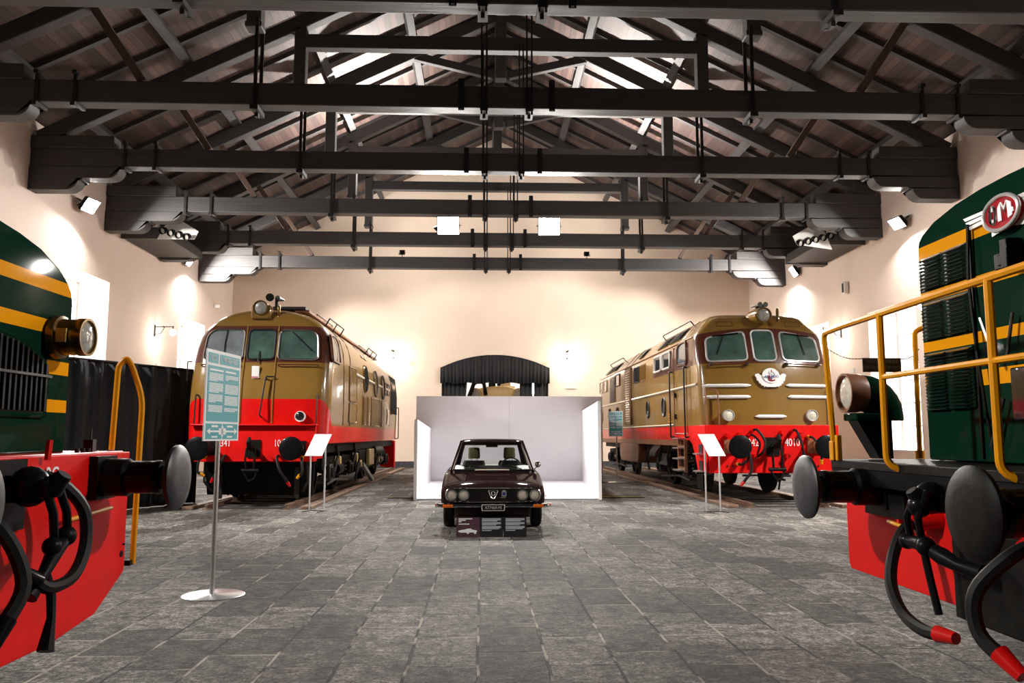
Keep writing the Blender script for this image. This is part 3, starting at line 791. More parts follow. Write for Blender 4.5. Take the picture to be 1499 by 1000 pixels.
def bogie(root, yc, wr=.52, wb=2.7, u=1.02, zr=.1):
    z = zr + wr
    f = MB()
    for s in (-1, 1):
        f.plate([(s * u, yc + a, b) for a, b in ((-wb / 2 - .55, z + .12), (-wb / 2 - .5, z + .30), (-.6, z + .34), (-.4, z + .12), (.4, z + .12), (.6, z + .34), (wb / 2 + .5, z + .30), (wb / 2 + .55, z + .12), (wb / 2 + .3, z - .02), (wb / 2 - .55, z + .05), (.5, z - .12), (-.5, z - .12), (-wb / 2 + .55, z + .05), (-wb / 2 - .3, z - .02))], (s * .1, 0, 0))
    f.box((0, yc, z + .1), (2 * u, .5, .22))
    for a in (-1, 1): f.box((0, yc + a * (wb / 2 + .5), z + .2), (2 * u, .12, .16))
    f.build('bogie_frame', M['greasy'], root)
    for a in (-1, 1):
        ya = yc + a * wb / 2
        for s in (-1, 1):
            w = MB().lathe([(.05, -.1), (wr * .35, -.09), (wr * .4, -.02), (wr * .8, -.015), (wr * .84, -.06), (wr, -.065), (wr * 1.005, .05), (wr * 1.06, .055), (wr * 1.06, .08), (.05, .08)], (s * .76, ya, z), (-s, 0, 0), 30)
            if s > 0: w.cyl((-.7, ya, z), (.7, ya, z), .085, n=12)
            w.build('wheel', M['greasy'], root)
            b = MB().box((s * (u + .12), ya, z), (.2, .36, .34)).build('axle_box', M['iron'], root, bevel=.03)
            MB().lathe([(.13, 0), (.12, .05), (.05, .06)], (s * (u + .2), ya, z), (s, 0, 0), 16).build('cover', M['greasy'], b)
            for q in (-.3, .3):
                sp = MB()
                pts = [(s * (u + .06) + .07 * math.cos(t * .8), ya + q + .07 * math.sin(t * .8), z - .12 + .011 * t) for t in range(36)]
                sp.tube(pts, .018, 5); sp.box((s * (u + .06), ya + q, z - .15), (.2, .2, .05))
                sp.build('coil_spring', M['iron'], root)
        for s in (-1, 1):
            br = MB().box((s * .78, ya + a * .60, z - .05), (.12, .07, .42)); br.tube([(s * .8, ya + a * .62, z + .4), (s * .8, ya + a * .64, z + .1), (s * .8, ya + a * .62, z - .28)], .03, 6)
            br.build('brake_shoe', M['iron'], root)
            sd = MB().tube([(s * .8, ya + a * .95, z + .45), (s * .8, ya + a * .85, z + .1), (s * .78, ya + a * .62, zr + .08)], .022, 6)
            sd.build('sand_pipe', M['iron'], root)
    for s in (-1, 1):
        MB().tube([(s * (u + .12), yc - wb / 2 - .1, z - .26), (s * (u + .12), yc - .4, z - .2), (s * (u + .12), yc + wb / 2, z - .3)], .03, 6).build('brake_rod', M['iron'], root)
        MB().cyl((s * (u + .08), yc - .25, z + .02), (s * (u + .08), yc + .38, z + .02), .13, n=14).build('brake_cylinder', M['black'], root)

def handrail(root, pts, r=.016, m=None, name='handrail'):
    P = [Vector(p) for p in pts]; out = [P[0]]
    for i in range(1, len(P) - 1):
        a = P[i - 1] - P[i]; b = P[i + 1] - P[i]; q = min(.1, a.length * .4, b.length * .4)
        s, e = P[i] + a.normalized() * q, P[i] + b.normalized() * q
        for j in range(5):
            t = j / 4; out.append(s * (1 - t) ** 2 + P[i] * 2 * t * (1 - t) + e * t * t)
    out.append(P[-1])
    return MB().tube(out, r, 8).build(name, m or M['iron'], root)

TRK_L, TRK_R = -4.47, 6.03
# ---- left locomotive
def loco_left():
    t = thing('diesel_locomotive', 'gold-brown and red locomotive with rounded nose and domed roof, left of the white backdrop', 'locomotive', (TRK_L, 16.42, 0))
    hw = [(1.25, 1.40), (2.0, 1.42), (2.9, 1.41), (3.2, 1.385), (3.4, 1.335), (3.55, 1.265), (3.7, 1.13), (3.82, .97), (3.9, .83), (3.97, .66), (4.02, .5), (4.06, .30), (4.075, .12), (4.08, .02)]
    fr = [(1.25, .03), (2.1, .06), (2.5, .12), (2.9, .22), (3.3, .33), (3.6, .42), (3.85, .52), (3.95, .62), (4.02, .8), (4.06, 1.05), (4.08, 1.4)]
    B = Nose(hw, fr, 13.75, .33, .07)
    zs = [1.25, 1.45, 1.6, 1.8, 2.0, 2.1, 2.3, 2.5, 2.7, 2.9, 3.1, 3.2, 3.3, 3.4, 3.48, 3.55, 3.62, 3.7, 3.76, 3.82, 3.86, 3.9, 3.94, 3.97, 4.0, 4.02, 4.04, 4.06, 4.07, 4.075, 4.08]
    B.body(zs).build('body', loco_body_mat('gold_body_with_red_nose', 1.60, 2.13, .12, (2.87, 3.64, .95, .0)), t, ang=30)
    F = B.pt; S = lambda y, z, off=0.: B.side(1, y, z, off)
    # buffer beam
    bb = MB().plate([(-1.16, -.0, .89), (1.16, 0, .89), (1.2, 0, 1.60), (-1.2, 0, 1.60)], (0, .35, 0))
    bb.box((0, .6, 1.08), (2.3, .9, .3))
    bb = bb.build('buffer_beam', M['redflat'], t, bevel=.015)
    MB().box((0, -.005, 1.612), (2.46, .16, .035)).build('beam_ledge', M['red'], t, bevel=.01)
    for s in (-1, 1): buffer(t, s * .875, 1.16, -.70, 0, .225, M['black'], M['greasy'], .125)
    hook(t, 0, 1.15, -.02, M['greasy'])
    for s in (-1, 1):
        headlight(t, F(s * .87, 1.78, .05), .105, (0, 1, 0), M['white'], M['darkglass'], .14)
    # windscreens
    for s in (-1, 1):
        pts = rpoly([(s * .35, 2.93), (s * 1.15, 2.93), (s * 1.11, 3.45), (s * .98, 3.55), (s * .35, 3.55)], .10)
        w = pane(F, pts, t, M['steel'], M['reflglass'] if s < 0 else M['tealglass'])
        MB().tube([F(s * .6, 3.5, .04), F(s * 1.02, 3.1, .04)] if s > 0 else [F(-.72, 3.54, .03), F(-.74, 3.25, .03), F(-.73, 2.96, .03)], .010, 5).build('wiper', M['black'], w)
        handrail(t, [F(s * .38, 2.80, .01), F(s * .38, 2.81, .06), F(s * 1.16, 2.81, .06), F(s * 1.16, 2.8, .01)], .013, M['brown'])
    w = pane(F, rpoly([(-.27, 2.93), (.27, 2.93), (.27, 3.55), (-.27, 3.55)], .10), t, M['iron'], M['tealglass'])
    MB().tube([F(-.03, 3.1, .03), F(-.03, 2.85, .05)], .014, 6).build('lamp_bracket', M['iron'], t)
    # ribs either side of the middle panel, number card
    for s in (-1, 1): MB().tube([F(s * .315, 1.64 + .1 * i, .006) for i in range(21)], .016, 6).build('front_rib', M['gold'], t)
    MB().box(F(-.06, 2.66, .02), (.15, .02, .25)).build('number_card', M['white'], t, bevel=.008)
    MB().box(F(-.06, 2.765, .035), (.13, .012, .02)).build('card_edge', M['badge_red'], t); MB().box(F(-.06, 2.555, .035), (.13, .012, .02)).build('card_edge', M['badge_red'], t)
    # roof lamp, horn, whistle
    MB().box(F(-.08, 3.91, .03), (.40, .26, .30)).build('roof_lamp_box', M['gold'], t, bevel=.04)
    headlight(t, F(-.08, 3.89, .18), .155, (0, 1, 0), M['brass'], M['lens'], .16, 'roof_lamp')
    k = MB().lathe([(.085, 0), (.07, .03), (.03, .09), (.025, .3)], (.12, .35, 4.22), (-.35, 1, 0), 14); k.lathe([(.07, 0), (.05, .05), (.02, .2)], (.25, .45, 4.21), (.5, 1, 0), 12)
    k.box((.2, .6, 4.12), (.06, .06, .16)); k.build('horn', M['horn'], t)
    MB().lathe([(.028, -.16), (.04, -.1), (.02, -.06), (.034, 0), (.034, .12), (.012, .15)], F(.26, 3.91, .04), (0, 0, 1), 12).build('whistle', M['brass'], t)
    # front grab rails and hoses
    handrail(t, [F(.17, 2.52, .0), F(.17, 2.55, .09), F(.10, 1.80, .13), F(.12, 1.76, .02)], .016, M['iron'])
    handrail(t, [F(.17, 2.55, .09), F(.32, 2.56, .05)], .014, M['iron'])
    for s in (-1, 1): handrail(t, [F(s * 1.17, 2.2, .01), F(s * 1.17, 2.2, .09), F(s * 1.17, 1.6, .09), F(s * 1.17, 1.58, .01)], .016, M['iron'])
    handrail(t, [(-1.43, .45, 2.9), (-1.5, .4, 2.9), (-1.5, .4, 2.5)], .014, M['iron'])
    hose(t, [(.52, -.02, 1.02), (.5, -.2, .98), (.58, -.3, .75), (.7, -.26, .56), (.74, -.22, .48)], .028)
    hose(t, [(.95, -.02, .98), (.98, -.2, .92), (1.0, -.24, .7), (.93, -.2, .62)], .026, cap=M['yellow'])
    hose(t, [(-.55, -.02, 1.02), (-.52, -.2, .98), (-.6, -.3, .75), (-.7, -.26, .56)], .028)
    hose(t, [(-.92, -.02, 1.0), (-.98, -.2, .95), (-1.0, -.22, .72), (-.92, -.2, .66)], .026, cap=M['yellow'])
    lettering('D.341', .19, M['white'], t, frame_m((-.62, -.004, 1.25), (1, 0, 0), (0, 0, 1)), sx=.72)
    lettering('1016', .19, M['white'], t, frame_m((.52, -.004, 1.25), (1, 0, 0), (0, 0, 1)), sx=.72)
    # side
    pts = rpoly([(.42, 2.93), (1.33, 2.93), (1.33, 3.42), (1.2, 3.52), (.55, 3.46)], .1)
    pane(S, pts, t, M['brown'], M['tealglass'], .03)
    patch(S, [(.95, 2.95), (1.32, 2.95), (1.32, 3.41), (.95, 3.48)], M['brown'], t, 'sliding_shutter', .02)
    for i, y in enumerate((1.85, 2.8)):
        MB().tube([S(y, z, .002) for z in (1.62, 2.2, 2.8, 3.2, 3.45, 3.6, 3.72, 3.85)], .014, 6).build('body_seam', M['brown'], t)
    fan = (5.25, 7.3, 9.1)
    for i, y in enumerate(fan):
        o = MB().tube([S(a, b, .02) for a, b in ellipse(y, 2.88, .40, .36, 30)], .015, 6, closed=True).build('fan_ring', M['iron'] if i else M['gold'], t)
        patch(S, ellipse(y, 2.88, .38, .34, 24), M['iron'] if i == 0 else M['gold'], o, 'fan_grille', .006)
        if i == 0:
            g = MB()
            for q in range(-6, 7):
                h = .34 * math.sqrt(max(0, 1 - (q / 6.5) ** 2)); g.tube([S(y + q * .056, 2.88 - h, .03), S(y + q * .056, 2.88 + h, .03)], .008, 4)
                g.tube([S(y - h * 1.1, 2.88 + q * .05, .03), S(y + h * 1.1, 2.88 + q * .05, .03)], .008, 4)
            g.build('mesh_wires', M['greasy'], o)
    for a, b in ((3.5, 4.82), (5.7, 6.88), (7.72, 8.68), (9.52, 10.7)):
        MB().tube([S(a, 2.88, .015), S(b, 2.87, .015)], .03, 6).build('trim_bar', M['cream'], t)
    louvres(S, 4.75, 5.35, 1.68, 2.45, 16, t, M['gold'], M['gold'])
    louvres(S, 5.5, 6.1, 1.68, 2.45, 16, t, M['gold'], M['gold'])
    for a, b, c, d in ((2.6, 3.7, 1.7, 2.15), (2.6, 3.7, 2.2, 3.0), (8.75, 10.75, 1.68, 2.46), (6.4, 8.2, 1.68, 2.46)):
        hp = patch(S, rrect(a, c, b, d, .08, 3), M['gold'], t, 'hatch', .014)
        MB().tube([S(p, q, .012) for p, q in rrect(a, c, b, d, .08, 3)], .012, 5, closed=True).build('hatch_edge', M['brown'], hp)
    patch(S, [(10.0, 1.75), (10.7, 1.75), (10.7, 2.25), (10.0, 2.25)], M['darkglass'], t, 'dark_opening', .02)
    for y in (9.6, 10.25): pane(S, rrect(y, 2.7, y + .5, 3.05, .05, 3), t, M['iron'], M['gold'], .015)
    louvres(S, 11.25, 13.1, 2.1, 3.42, 12, t, M['gold'], M['iron'], 'tall_grille', vertical=True)
    for a in (5.0, 5.6): patch(lambda y, z, o=0.: B.side(1, y, z, o), [(a, 3.42), (a + .35, 3.42), (a + .35, 3.72), (a, 3.72)], M['darkglass'], t, 'roof_vent', .02)
    # roof rails and walkway
    for y0, y1 in ((2.2, 4.1), (8.6, 10.6)):
        q = [B.side(1, y0, 3.86, .0), B.side(1, y0, 3.86, .22), B.side(1, (y0 + y1) / 2, 3.86, .22), B.side(1, y1, 3.86, .22), B.side(1, y1, 3.86, 0)]
        rr = MB().tube(q, .018, 6); rr.tube([B.side(1, (y0 + y1) / 2, 3.86, 0), q[2]], .015, 6)
        rr.tube([B.side(1, y0, 3.97, 0), B.side(1, y0, 3.97, .18), B.side(1, y1, 3.97, .18), B.side(1, y1, 3.97, 0)], .018, 6)
        rr.build('roof_rail', M['iron'], t)
    MB().box((.62, 6.8, 4.05), (.30, 11.4, .05)).build('roof_walkway', M['tan'], t)
    MB().box((.35, 1.5, 4.11), (.7, .9, .06)).build('roof_hatch', M['iron'], t)
    handrail(t, [(1.40, 13.3, 2.4), (1.47, 13.4, 2.4), (1.47, 13.4, 1.3), (1.40, 13.3, 1.3)], .018)
    # red step guards, underframe, bogies
    MB().box((0, 7, 1.16), (2.5, 13.3, .22)).build('underframe', M['greasy'], t)
    MB().box((1.1, 13.45, .75), (.5, .35, .95)).build('rear_beam', M['redflat'], t, bevel=.02)
    gp = MB().plate([(-1.05, .55, .22), (1.05, .55, .22), (1.1, .45, .9), (-1.1, .45, .9)], (0, .05, 0))
    gp.build('guard_plate', M['greasy'], t)
    for s in (-1, 1):
        MB().box((s * .76, .42, .46), (.08, .06, .62)).build('guard_iron', M['iron'], t)
        MB().tube([(s * 1.0, .2, .88), (s * 1.02, .25, .5), (s * .9, .35, .3)], .025, 6).build('sand_pipe', M['iron'], t)
    bogie(t, 3.0); bogie(t, 10.7)
    tank = MB().plate([(-1.2, 5.2, .45), (-1.2, 8.6, .45), (-1.2, 8.6, 1.05), (-1.2, 5.2, 1.05)], (2.4, 0, 0)).build('fuel_tank', M['greasy'], t, bevel=.06)
    MB().box((1.26, 7.6, .8), (.1, 1.0, .46)).build('battery_box', M['beige'], t, bevel=.02)
    MB().box((1.24, 7.2, .38), (.1, 2.2, .09), (R(-14), 0, 0)).build('step_board', M['alu'], t)
    MB().cyl((1.22, 8.2, .98), (1.22, 10.0, .98), .14, n=14).build('air_reservoir', M['iron'], t)
    for y, z in ((1.9, .98), (4.4, 1.0), (5.1, .8), (8.9, .8)):
        MB().tube([(1.28, y, z + .2), (1.30, y + .12, z), (1.26, y - .08, z - .35), (1.2, y + .1, z - .5)], .035, 7).build('air_pipe', M['iron'], t)
        MB().cyl((1.22, y + .25, z - .12), (1.34, y + .25, z - .12), .09, n=12).build('valve', M['beige'], t)
    return t
loco_left()

# ---- right locomotive
def loco_right():
    t = thing('diesel_locomotive', 'gold-brown and red locomotive with white winged badge and angular roof, right of the backdrop', 'locomotive', (TRK_R, 16.93, 0))
    hw = [(1.30, 1.40), (1.7, 1.41), (3.0, 1.41), (3.5, 1.40), (3.58, 1.375), (3.66, 1.31), (3.8, 1.185), (3.97, 1.03), (4.05, .93), (4.10, .78), (4.13, .60), (4.15, .36), (4.16, .04)]
    fr = [(1.30, .02), (1.62, .03), (2.0, .05), (2.6, .13), (2.93, .20), (3.3, .33), (3.6, .45), (3.72, .50), (3.9, .60), (3.98, .70), (4.06, .92), (4.12, 1.25), (4.16, 1.7)]
    B = Nose(hw, fr, 15.45, .24, .16)
    zs = [1.3, 1.5, 1.62, 1.8, 2.0, 2.2, 2.4, 2.6, 2.8, 2.93, 3.1, 3.3, 3.5, 3.55, 3.6, 3.66, 3.72, 3.8, 3.86, 3.92, 3.97, 4.01, 4.05, 4.08, 4.1, 4.12, 4.13, 4.14, 4.15, 4.16]
    B.body(zs).build('body', loco_body_mat('gold_body_with_red_beam', 1.62, 1.62, .1, (2.93, 3.72, .80, .07)), t, ang=26)
    F = B.pt; S = lambda y, z, off=0.: B.side(-1, y, z, off)
    # front beam with its swept side cheeks
    bm = MB().plate([(-1.33, 0, .63), (1.33, 0, .63), (1.38, 0, 1.62), (-1.38, 0, 1.62)], (0, .3, 0))
    for s in (-1, 1):
        bm.plate([(s * 1.36, y, z) for y, z in ((0, .66), (0, 1.62), (1.35, 1.62), (1.35, 1.31), (1.05, 1.22), (.8, .95), (.62, .66))], (s * .05, 0, 0))
    bm.build('buffer_beam', M['redflat'], t, bevel=.012)
    for z in (.78,):
        for x in (-.95, -.85, .85, .95): MB().box((x, -.01, z), (.03, .02, .03)).build('bolt', M['iron'], t)
    for s in (-1, 1):
        MB().box((s * 1.40, .33, 1.12), (.05, .28, .2)).build('step_pocket', M['iron'], t)
        MB().box((s * 1.40, .33, .78), (.05, .28, .2)).build('step_pocket', M['iron'], t)
        for z in (1.02, .66): MB().box((s * 1.46, .33, z), (.18, .32, .03)).build('step_plate', M['alu'], t)
    for s in (-1, 1): buffer(t, s * .875, 1.18, -.65, 0, .235, M['black'], M['tan'], .125)
    hook(t, 0, 1.18, -.02, M['greasy'], 1.1)
    lettering('D.342', .22, M['white'], t, frame_m((-.48, -.004, 1.255), (1, 0, 0), (0, 0, 1)), sx=.72)
    lettering('4010', .22, M['white'], t, frame_m((.42, -.004, 1.255), (1, 0, 0), (0, 0, 1)), sx=.72)
    for s in (-1, 1):
        headlight(t, F(s * .87, 1.82, .07), .12, (0, 1, 0), M['silver'], M['lenspale'], .16)
    # windscreens, slanted tops
    for s in (-1, 1):
        pts = rpoly([(s * .38, 2.99), (s * 1.22, 2.97), (s * 1.20, 3.5), (s * .38, 3.64)], .11)
        w = pane(F, pts, t, M['silver'], M['tealglass'], .022)
        MB().tube([F(s * .80, 3.58, .035), F(s * (1.0 if s < 0 else .88), 3.12, .035)], .011, 5).build('wiper', M['black'], w)
        MB().tube([F(s * .5, 3.59, .03), F(s * 1.05, 3.53, .03)], .018, 5).build('wiper_motor', M['black'], w)
        handrail(t, [F(s * .4, 2.93, .0), F(s * .4, 2.9, .08), F(s * 1.2, 2.88, .08), F(s * 1.2, 2.91, 0)], .014, M['brown'])
        for x in (.42, 1.15): MB().box(F(s * x, 2.9, .05), (.05, .08, .06)).build('rail_foot', M['iron'], t)
    pane(F, rpoly([(-.24, 2.98), (.24, 2.98), (.24, 3.66), (-.24, 3.66)], .11), t, M['silver'], M['tealglass'], .022)
    # roof lamp with its wedge cowl, horns, whistle
    q = F(.03, 3.99)
    cw = MB()
    cw.loft([[(cx + rx * math.cos(R(a)), y, cz + rz * math.sin(R(a))) for a in range(0, 360, 20)] for y, cx, cz, rx, rz in ((.37, .04, 3.99, .185, .165), (.42, .04, 3.99, .195, .175), (.75, .01, 3.98, .22, .18), (1.15, 0, 3.95, .22, .17))])
    cw.build('lamp_cowl', M['gold'], t)
    headlight(t, Vector((.04, .36, 3.99)), .165, (0, 1, 0), M['brass'], M['lens'], .16, 'roof_lamp')
    k = MB()
    for x in (.02, .14): k.lathe([(.06, 0), (.05, .03), (.025, .1), (.022, .35)], (x, .5, 4.24), (-.2, 1, 0), 12)
    k.box((.08, .7, 4.19), (.2, .08, .1)); k.build('horn', M['horn'], t)
    MB().lathe([(.03, -.16), (.045, -.1), (.02, -.06), (.034, 0), (.034, .12), (.012, .15)], (.36, .42, 4.0), (0, 0, 1), 12).build('whistle', M['brass'], t)
    for x in (-.75, .75):
        MB().tube([F(a, b, .004) for a, b in rrect(x - .17, 3.77, x + .17, 3.87, .02, 2)], .006, 4, closed=True).build('vent_flap', M['brown'], t)
    # white trim stripes
    def stripe(pts, r, nm, m=M['silver']):
        rs = [r * .25] + [r] * (len(pts) - 2) + [r * .25]
        MB().tube(pts, rs, 8).build(nm, m, t)
    for s in (-1, 1):
        for z in (2.45, 2.21):
            stripe([F(s * (.37 + .02 * (z < 2.4)), z, .02)] + [F(s * (.45 + .1 * i), z, .02) for i in range(9)] + [F(s * 1.34, z, .02)], .038, 'front_stripe', M['white'])
    stripe([F(-.33, 1.80, .02)] + [F(-.25 + .1 * i, 1.80, .02) for i in range(6)] + [F(.33, 1.80, .02)], .038, 'front_stripe', M['white'])
    for s in (-1, 1):
        SS = lambda y, z, off=0.: B.side(s, y, z, off)
        MB().tube([SS(y, 2.5, .015) for y in (.5, 1.0, 3, 6, 8.1)], .028, 6).build('side_stripe', M['cream'], t)
        MB().tube([SS(y, 2.5, .015) for y in (9.3, 12, 15)], .028, 6).build('side_stripe', M['cream'], t)
        MB().tube([SS(y, 1.66, .012) for y in (2.7, 6, 10, 15)], .018, 6).build('lower_trim', M['cream'], t)
    # winged badge
    bd = thing_part = MB()
    for sg in (-1, 1):
        out = [(0, -.19), (.10, -.19), (.13, -.17), (.15, -.20), (.18, -.15), (.20, -.17), (.23, -.11), (.25, -.12), (.27, -.06), (.30, -.05), (.31, .02), (.335, .05), (.32, .085), (.26, .10), (.20, .06), (.1, -.05), (0, -.1)]
        bd.plate([F(sg * a + .05, 2.6 + b, .03) for a, b in out], (0, -.025, 0))
    bd = bd.build('winged_badge', M['white'], t, bevel=.006)
    MB().plate([F(.05 + a, 2.65 + b, .05) for a, b in ellipse(0, 0, .185, .16, 28)], (0, -.02, 0)).build('badge_disc', M['white'], bd, bevel=.006)
    c0 = F(.05, 2.64, .085)
    lettering('ANSALDO', .075, M['blue'], bd, frame_m(c0 + Vector((0, -.01, -.02)), (1, 0, 0), (0, 0, 1)), sx=.85)
    a = MB().tube([c0 + Vector((x, -.008, z)) for x, z in ((-.05, .01), (-.05, -.09), (-.02, -.105), (.05, -.10), (.07, -.085))], .014, 6)
    a.tube([c0 + Vector((x, -.008, z)) for x, z in ((.0, .12), (0, .07))], .010, 6)
    a.build('anchor_emblem', M['badge_red'], bd)
    MB().tube([c0 + Vector((x, -.008, z)) for x, z in ((-.02, .06), (.0, .075), (.045, .06), (.06, .03), (.045, -.01), (.0, -.04), (0, -.09))], .008, 6).build('emblem_scroll', M['blue'], bd)
    # front rails and hoses
    handrail(t, [F(-1.28, 1.6, .02), F(-1.28, 1.55, .10), F(-1.28, 2.36, .10), F(-1.06, 2.36, .10), F(-1.06, 1.6, .10), F(-1.06, 1.58, .02)], .017, M['tan'])
    handrail(t, [F(1.28, 1.6, .02), F(1.28, 1.55, .10), F(1.28, 2.36, .10), F(1.28, 2.36, .02)], .017, M['tan'])
    hose(t, [(-.42, -.02, 1.5), (-.38, -.2, 1.52), (-.26, -.3, 1.3), (-.3, -.3, 1.08), (-.42, -.2, .95)], .026)
    hose(t, [(.42, -.02, 1.5), (.44, -.2, 1.5), (.5, -.3, 1.25), (.53, -.28, 1.0), (.5, -.22, .86)], .026)
    hose(t, [(-.48, -.02, 1.42), (-.44, -.16, 1.4), (-.34, -.22, 1.25), (-.38, -.2, 1.05)], .022)
    hose(t, [(.74, -.02, 1.38), (.80, -.2, 1.34), (.9, -.28, 1.1), (.92, -.24, .88)], .026, cap=M['yellow'])
    hose(t, [(-.62, -.02, 1.12), (-.58, -.25, 1.05), (-.56, -.32, .72), (-.68, -.3, .52), (-.74, -.28, .44)], .03)
    hose(t, [(-.75, -.02, .82), (-.72, -.2, .82), (-.62, -.25, .9), (-.6, -.22, 1.0)], .026, cap=M['yellow'])
    hose(t, [(.62, -.02, 1.06), (.58, -.25, 1.0), (.6, -.3, .7), (.72, -.26, .5)], .03)
    for x, z in ((-.95, 1.40), (-.7, 1.42), (-.6, 1.30), (.6, 1.42), (.28, .98), (-.4, .98), (.58, .98), (.2, 1.46)):
        MB().cyl((x, -.12, z), (x, .02, z), .045, .06, n=10).build('air_cock', M['red'], t)
    # sides (both), seen on the left one
    cab = rpoly([(1.32, 3.02), (2.2, 3.04), (2.2, 3.46), (1.95, 3.53), (1.36, 3.53)], .1)
    for s in (-1, 1):
        pane(lambda y, z, o=0.: B.side(s, y, z, o), cab, t, M['brown'], M['reflglass'], .035)
    patch(S, [(.85, 2.93), (5.0, 2.93), (5.0, 3.52), (2.75, 3.52), (2.75, 3.5), (.85, 3.5)], M['brown'], t, 'window_band', .004)
    for y in (2.95, 3.95): pane(S, rrect(y, 3.07, y + .83, 3.46, .06, 4), t, M['silver'], M['darkglass'], .03, off=.02)
    pane(S, rrect(6.95, 2.98, 7.7, 3.42, .04, 3), t, M['iron'], M['darkglass'], .02)
    louvres(S, 6.05, 6.75, 2.96, 3.44, 8, t, M['tan'], M['gold'], 'louvre_window', vertical=True)
    dr = patch(S, [(8.3, 1.76), (9.25, 1.76), (9.25, 3.48), (8.3, 3.48)], M['gold'], t, 'louvre_door', .025)
    lv = MB()
    for i in range(22):
        z = 1.85 + i * .073
        lv.tube([S(8.42, z, .03), S(9.13, z, .03)], .018, 5)
    lv.build('slats', M['gold'], dr)
    MB().tube([S(a, b, .02) for a, b in ((8.28, 1.74), (9.27, 1.74), (9.27, 3.5), (8.28, 3.5))], .022, 5, closed=True).build('door_frame', M['tan'], dr)
    pane(S, rrect(10.4, 3.08, 11.2, 3.46, .03, 3), t, M['iron'], M['darkglass'], .02)
    louvres(S, 11.3, 12.5, 2.57, 3.46, 14, t, M['tan'], M['iron'])
    for y in (13.2, 14.2): pane(S, rrect(y, 3.03, y + .75, 3.44, .06, 3), t, M['cream'], M['gold'], .025)
    for y in (3.75, 5.75, 10.9, 12.6, 14.6):
        pane(S, ellipse(y, 2.12, .2, .23, 20), t, M['iron'], M['darkglass'], .02, 'porthole')
    dd = MB()
    for y in (1.42, 2.62): dd.tube([S(y, z, .004) for z in (1.45, 2.3, 3.0, 3.5)], .010, 5)
    dd.tube([S(1.42, 1.45, .004), S(2.62, 1.45, .004)], .01, 5)
    dd = dd.build('cab_door_seam', M['brown'], t)
    for z in (1.85, 2.35): MB().box(S(2.45, z, .03), (.05, .06, .12)).build('door_lock', M['iron'], t)
    for y in (1.3, 2.72): handrail(t, [S(y, 2.92, .01), S(y, 2.94, .09), S(y, 1.36, .09), S(y, 1.38, .01)], .02, M['iron'])
    MB().box((-1.36, 5.6, 2.75), (.06, .5, .24)).build('builder_plate', M['tan'], t)
    for i in range(4): MB().box(S(3.05, 1.74 + i * .06, .012), (.012, .34 - .06 * (i % 2), .02)).build('maintenance_mark', M['yellow'], t)
    # ladder
    ld = MB()
    for y in (1.65, 2.25): ld.box((-1.41, y, .95), (.06, .09, .75))
    for z in (.66, .9, 1.15): ld.box((-1.41, 1.95, z), (.05, .55, .07))
    ld = ld.build('ladder', M['tan'], t)
    for z in (.62, .88, 1.12, 1.34): MB().box((-1.48, 1.95, z), (.2, .56, .03)).build('tread', M['alu'], ld)
    # underframe: brown skirt and tank
    MB().box((-.0, 8.6, 1.235), (2.80, 12.9, .15)).build('skirt', M['tan'], t, bevel=.01)
    MB().plate([(-1.4, y, z) for y, z in ((7.4, 1.17), (7.4, .72), (7.55, .6), (10.3, .6), (10.6, .75), (10.6, 1.17))], (2.8, 0, 0)).build('fuel_tank', M['tan'], t, bevel=.04)
    MB().box((0, 7.7, 1.1), (2.4, 14.6, .2)).build('underframe', M['greasy'], t)
    bogie(t, 4.0, wb=3.0, u=1.0); bogie(t, 12.6, wb=3.0, u=1.0)
    for y in (3.6, 4.6, 6.2):
        MB().tube([(-1.3, y, 1.15), (-1.34, y + .15, .9), (-1.28, y + .4, .7), (-1.25, y + .3, .45)], .035, 7).build('air_pipe', M['iron'], t)
    for y in (5.3, 5.5, 5.7, 5.9): MB().tube([(-1.2, y, 1.15), (-1.3, y + .1, .98), (-1.25, y + .5, .85), (-1.1, y + .8, .9)], .03, 6).build('cable', M['alu'], t)
    MB().box((-1.22, 4.4, .78), (.12, .9, .3), (0, R(20), 0)).build('sand_box', M['iron'], t)
    MB().box((-1.2, .9, .42), (.2, .5, .3)).build('front_step', M['greasy'], t)
    # roof grilles on the slope
    for a, b in ((2.35, 3.6), (3.75, 5.0), (11.7, 12.9), (13.0, 14.2)):
        louvres(S, a, b, 3.68, 3.99, 5, t, M['darkglass'], M['iron'], 'roof_grille')
    louvres(S, 7.0, 7.7, 3.7, 3.98, 5, t, M['darkglass'], M['iron'], 'roof_grille')
    for y0, y1 in ((2.2, 5.2), (11.5, 14.4)):
        handrail(t, [S(y0, 4.0, 0), S(y0, 4.0, .14), S(y1, 4.0, .14), S(y1, 4.0, 0)], .016, M['iron'], 'roof_rail')
    for y in (1.9, 8.3, 9.3): MB().tube([S(y, z, .003) for z in (3.52, 3.6, 3.8, 3.97, 4.05)], .012, 5).build('roof_seam', M['tan'], t)
    MB().tube([S(y, 3.56, .012) for y in (.9, 2, 5, 10, 15)], .016, 6).build('gutter', M['tan'], t)
    return t
loco_right()

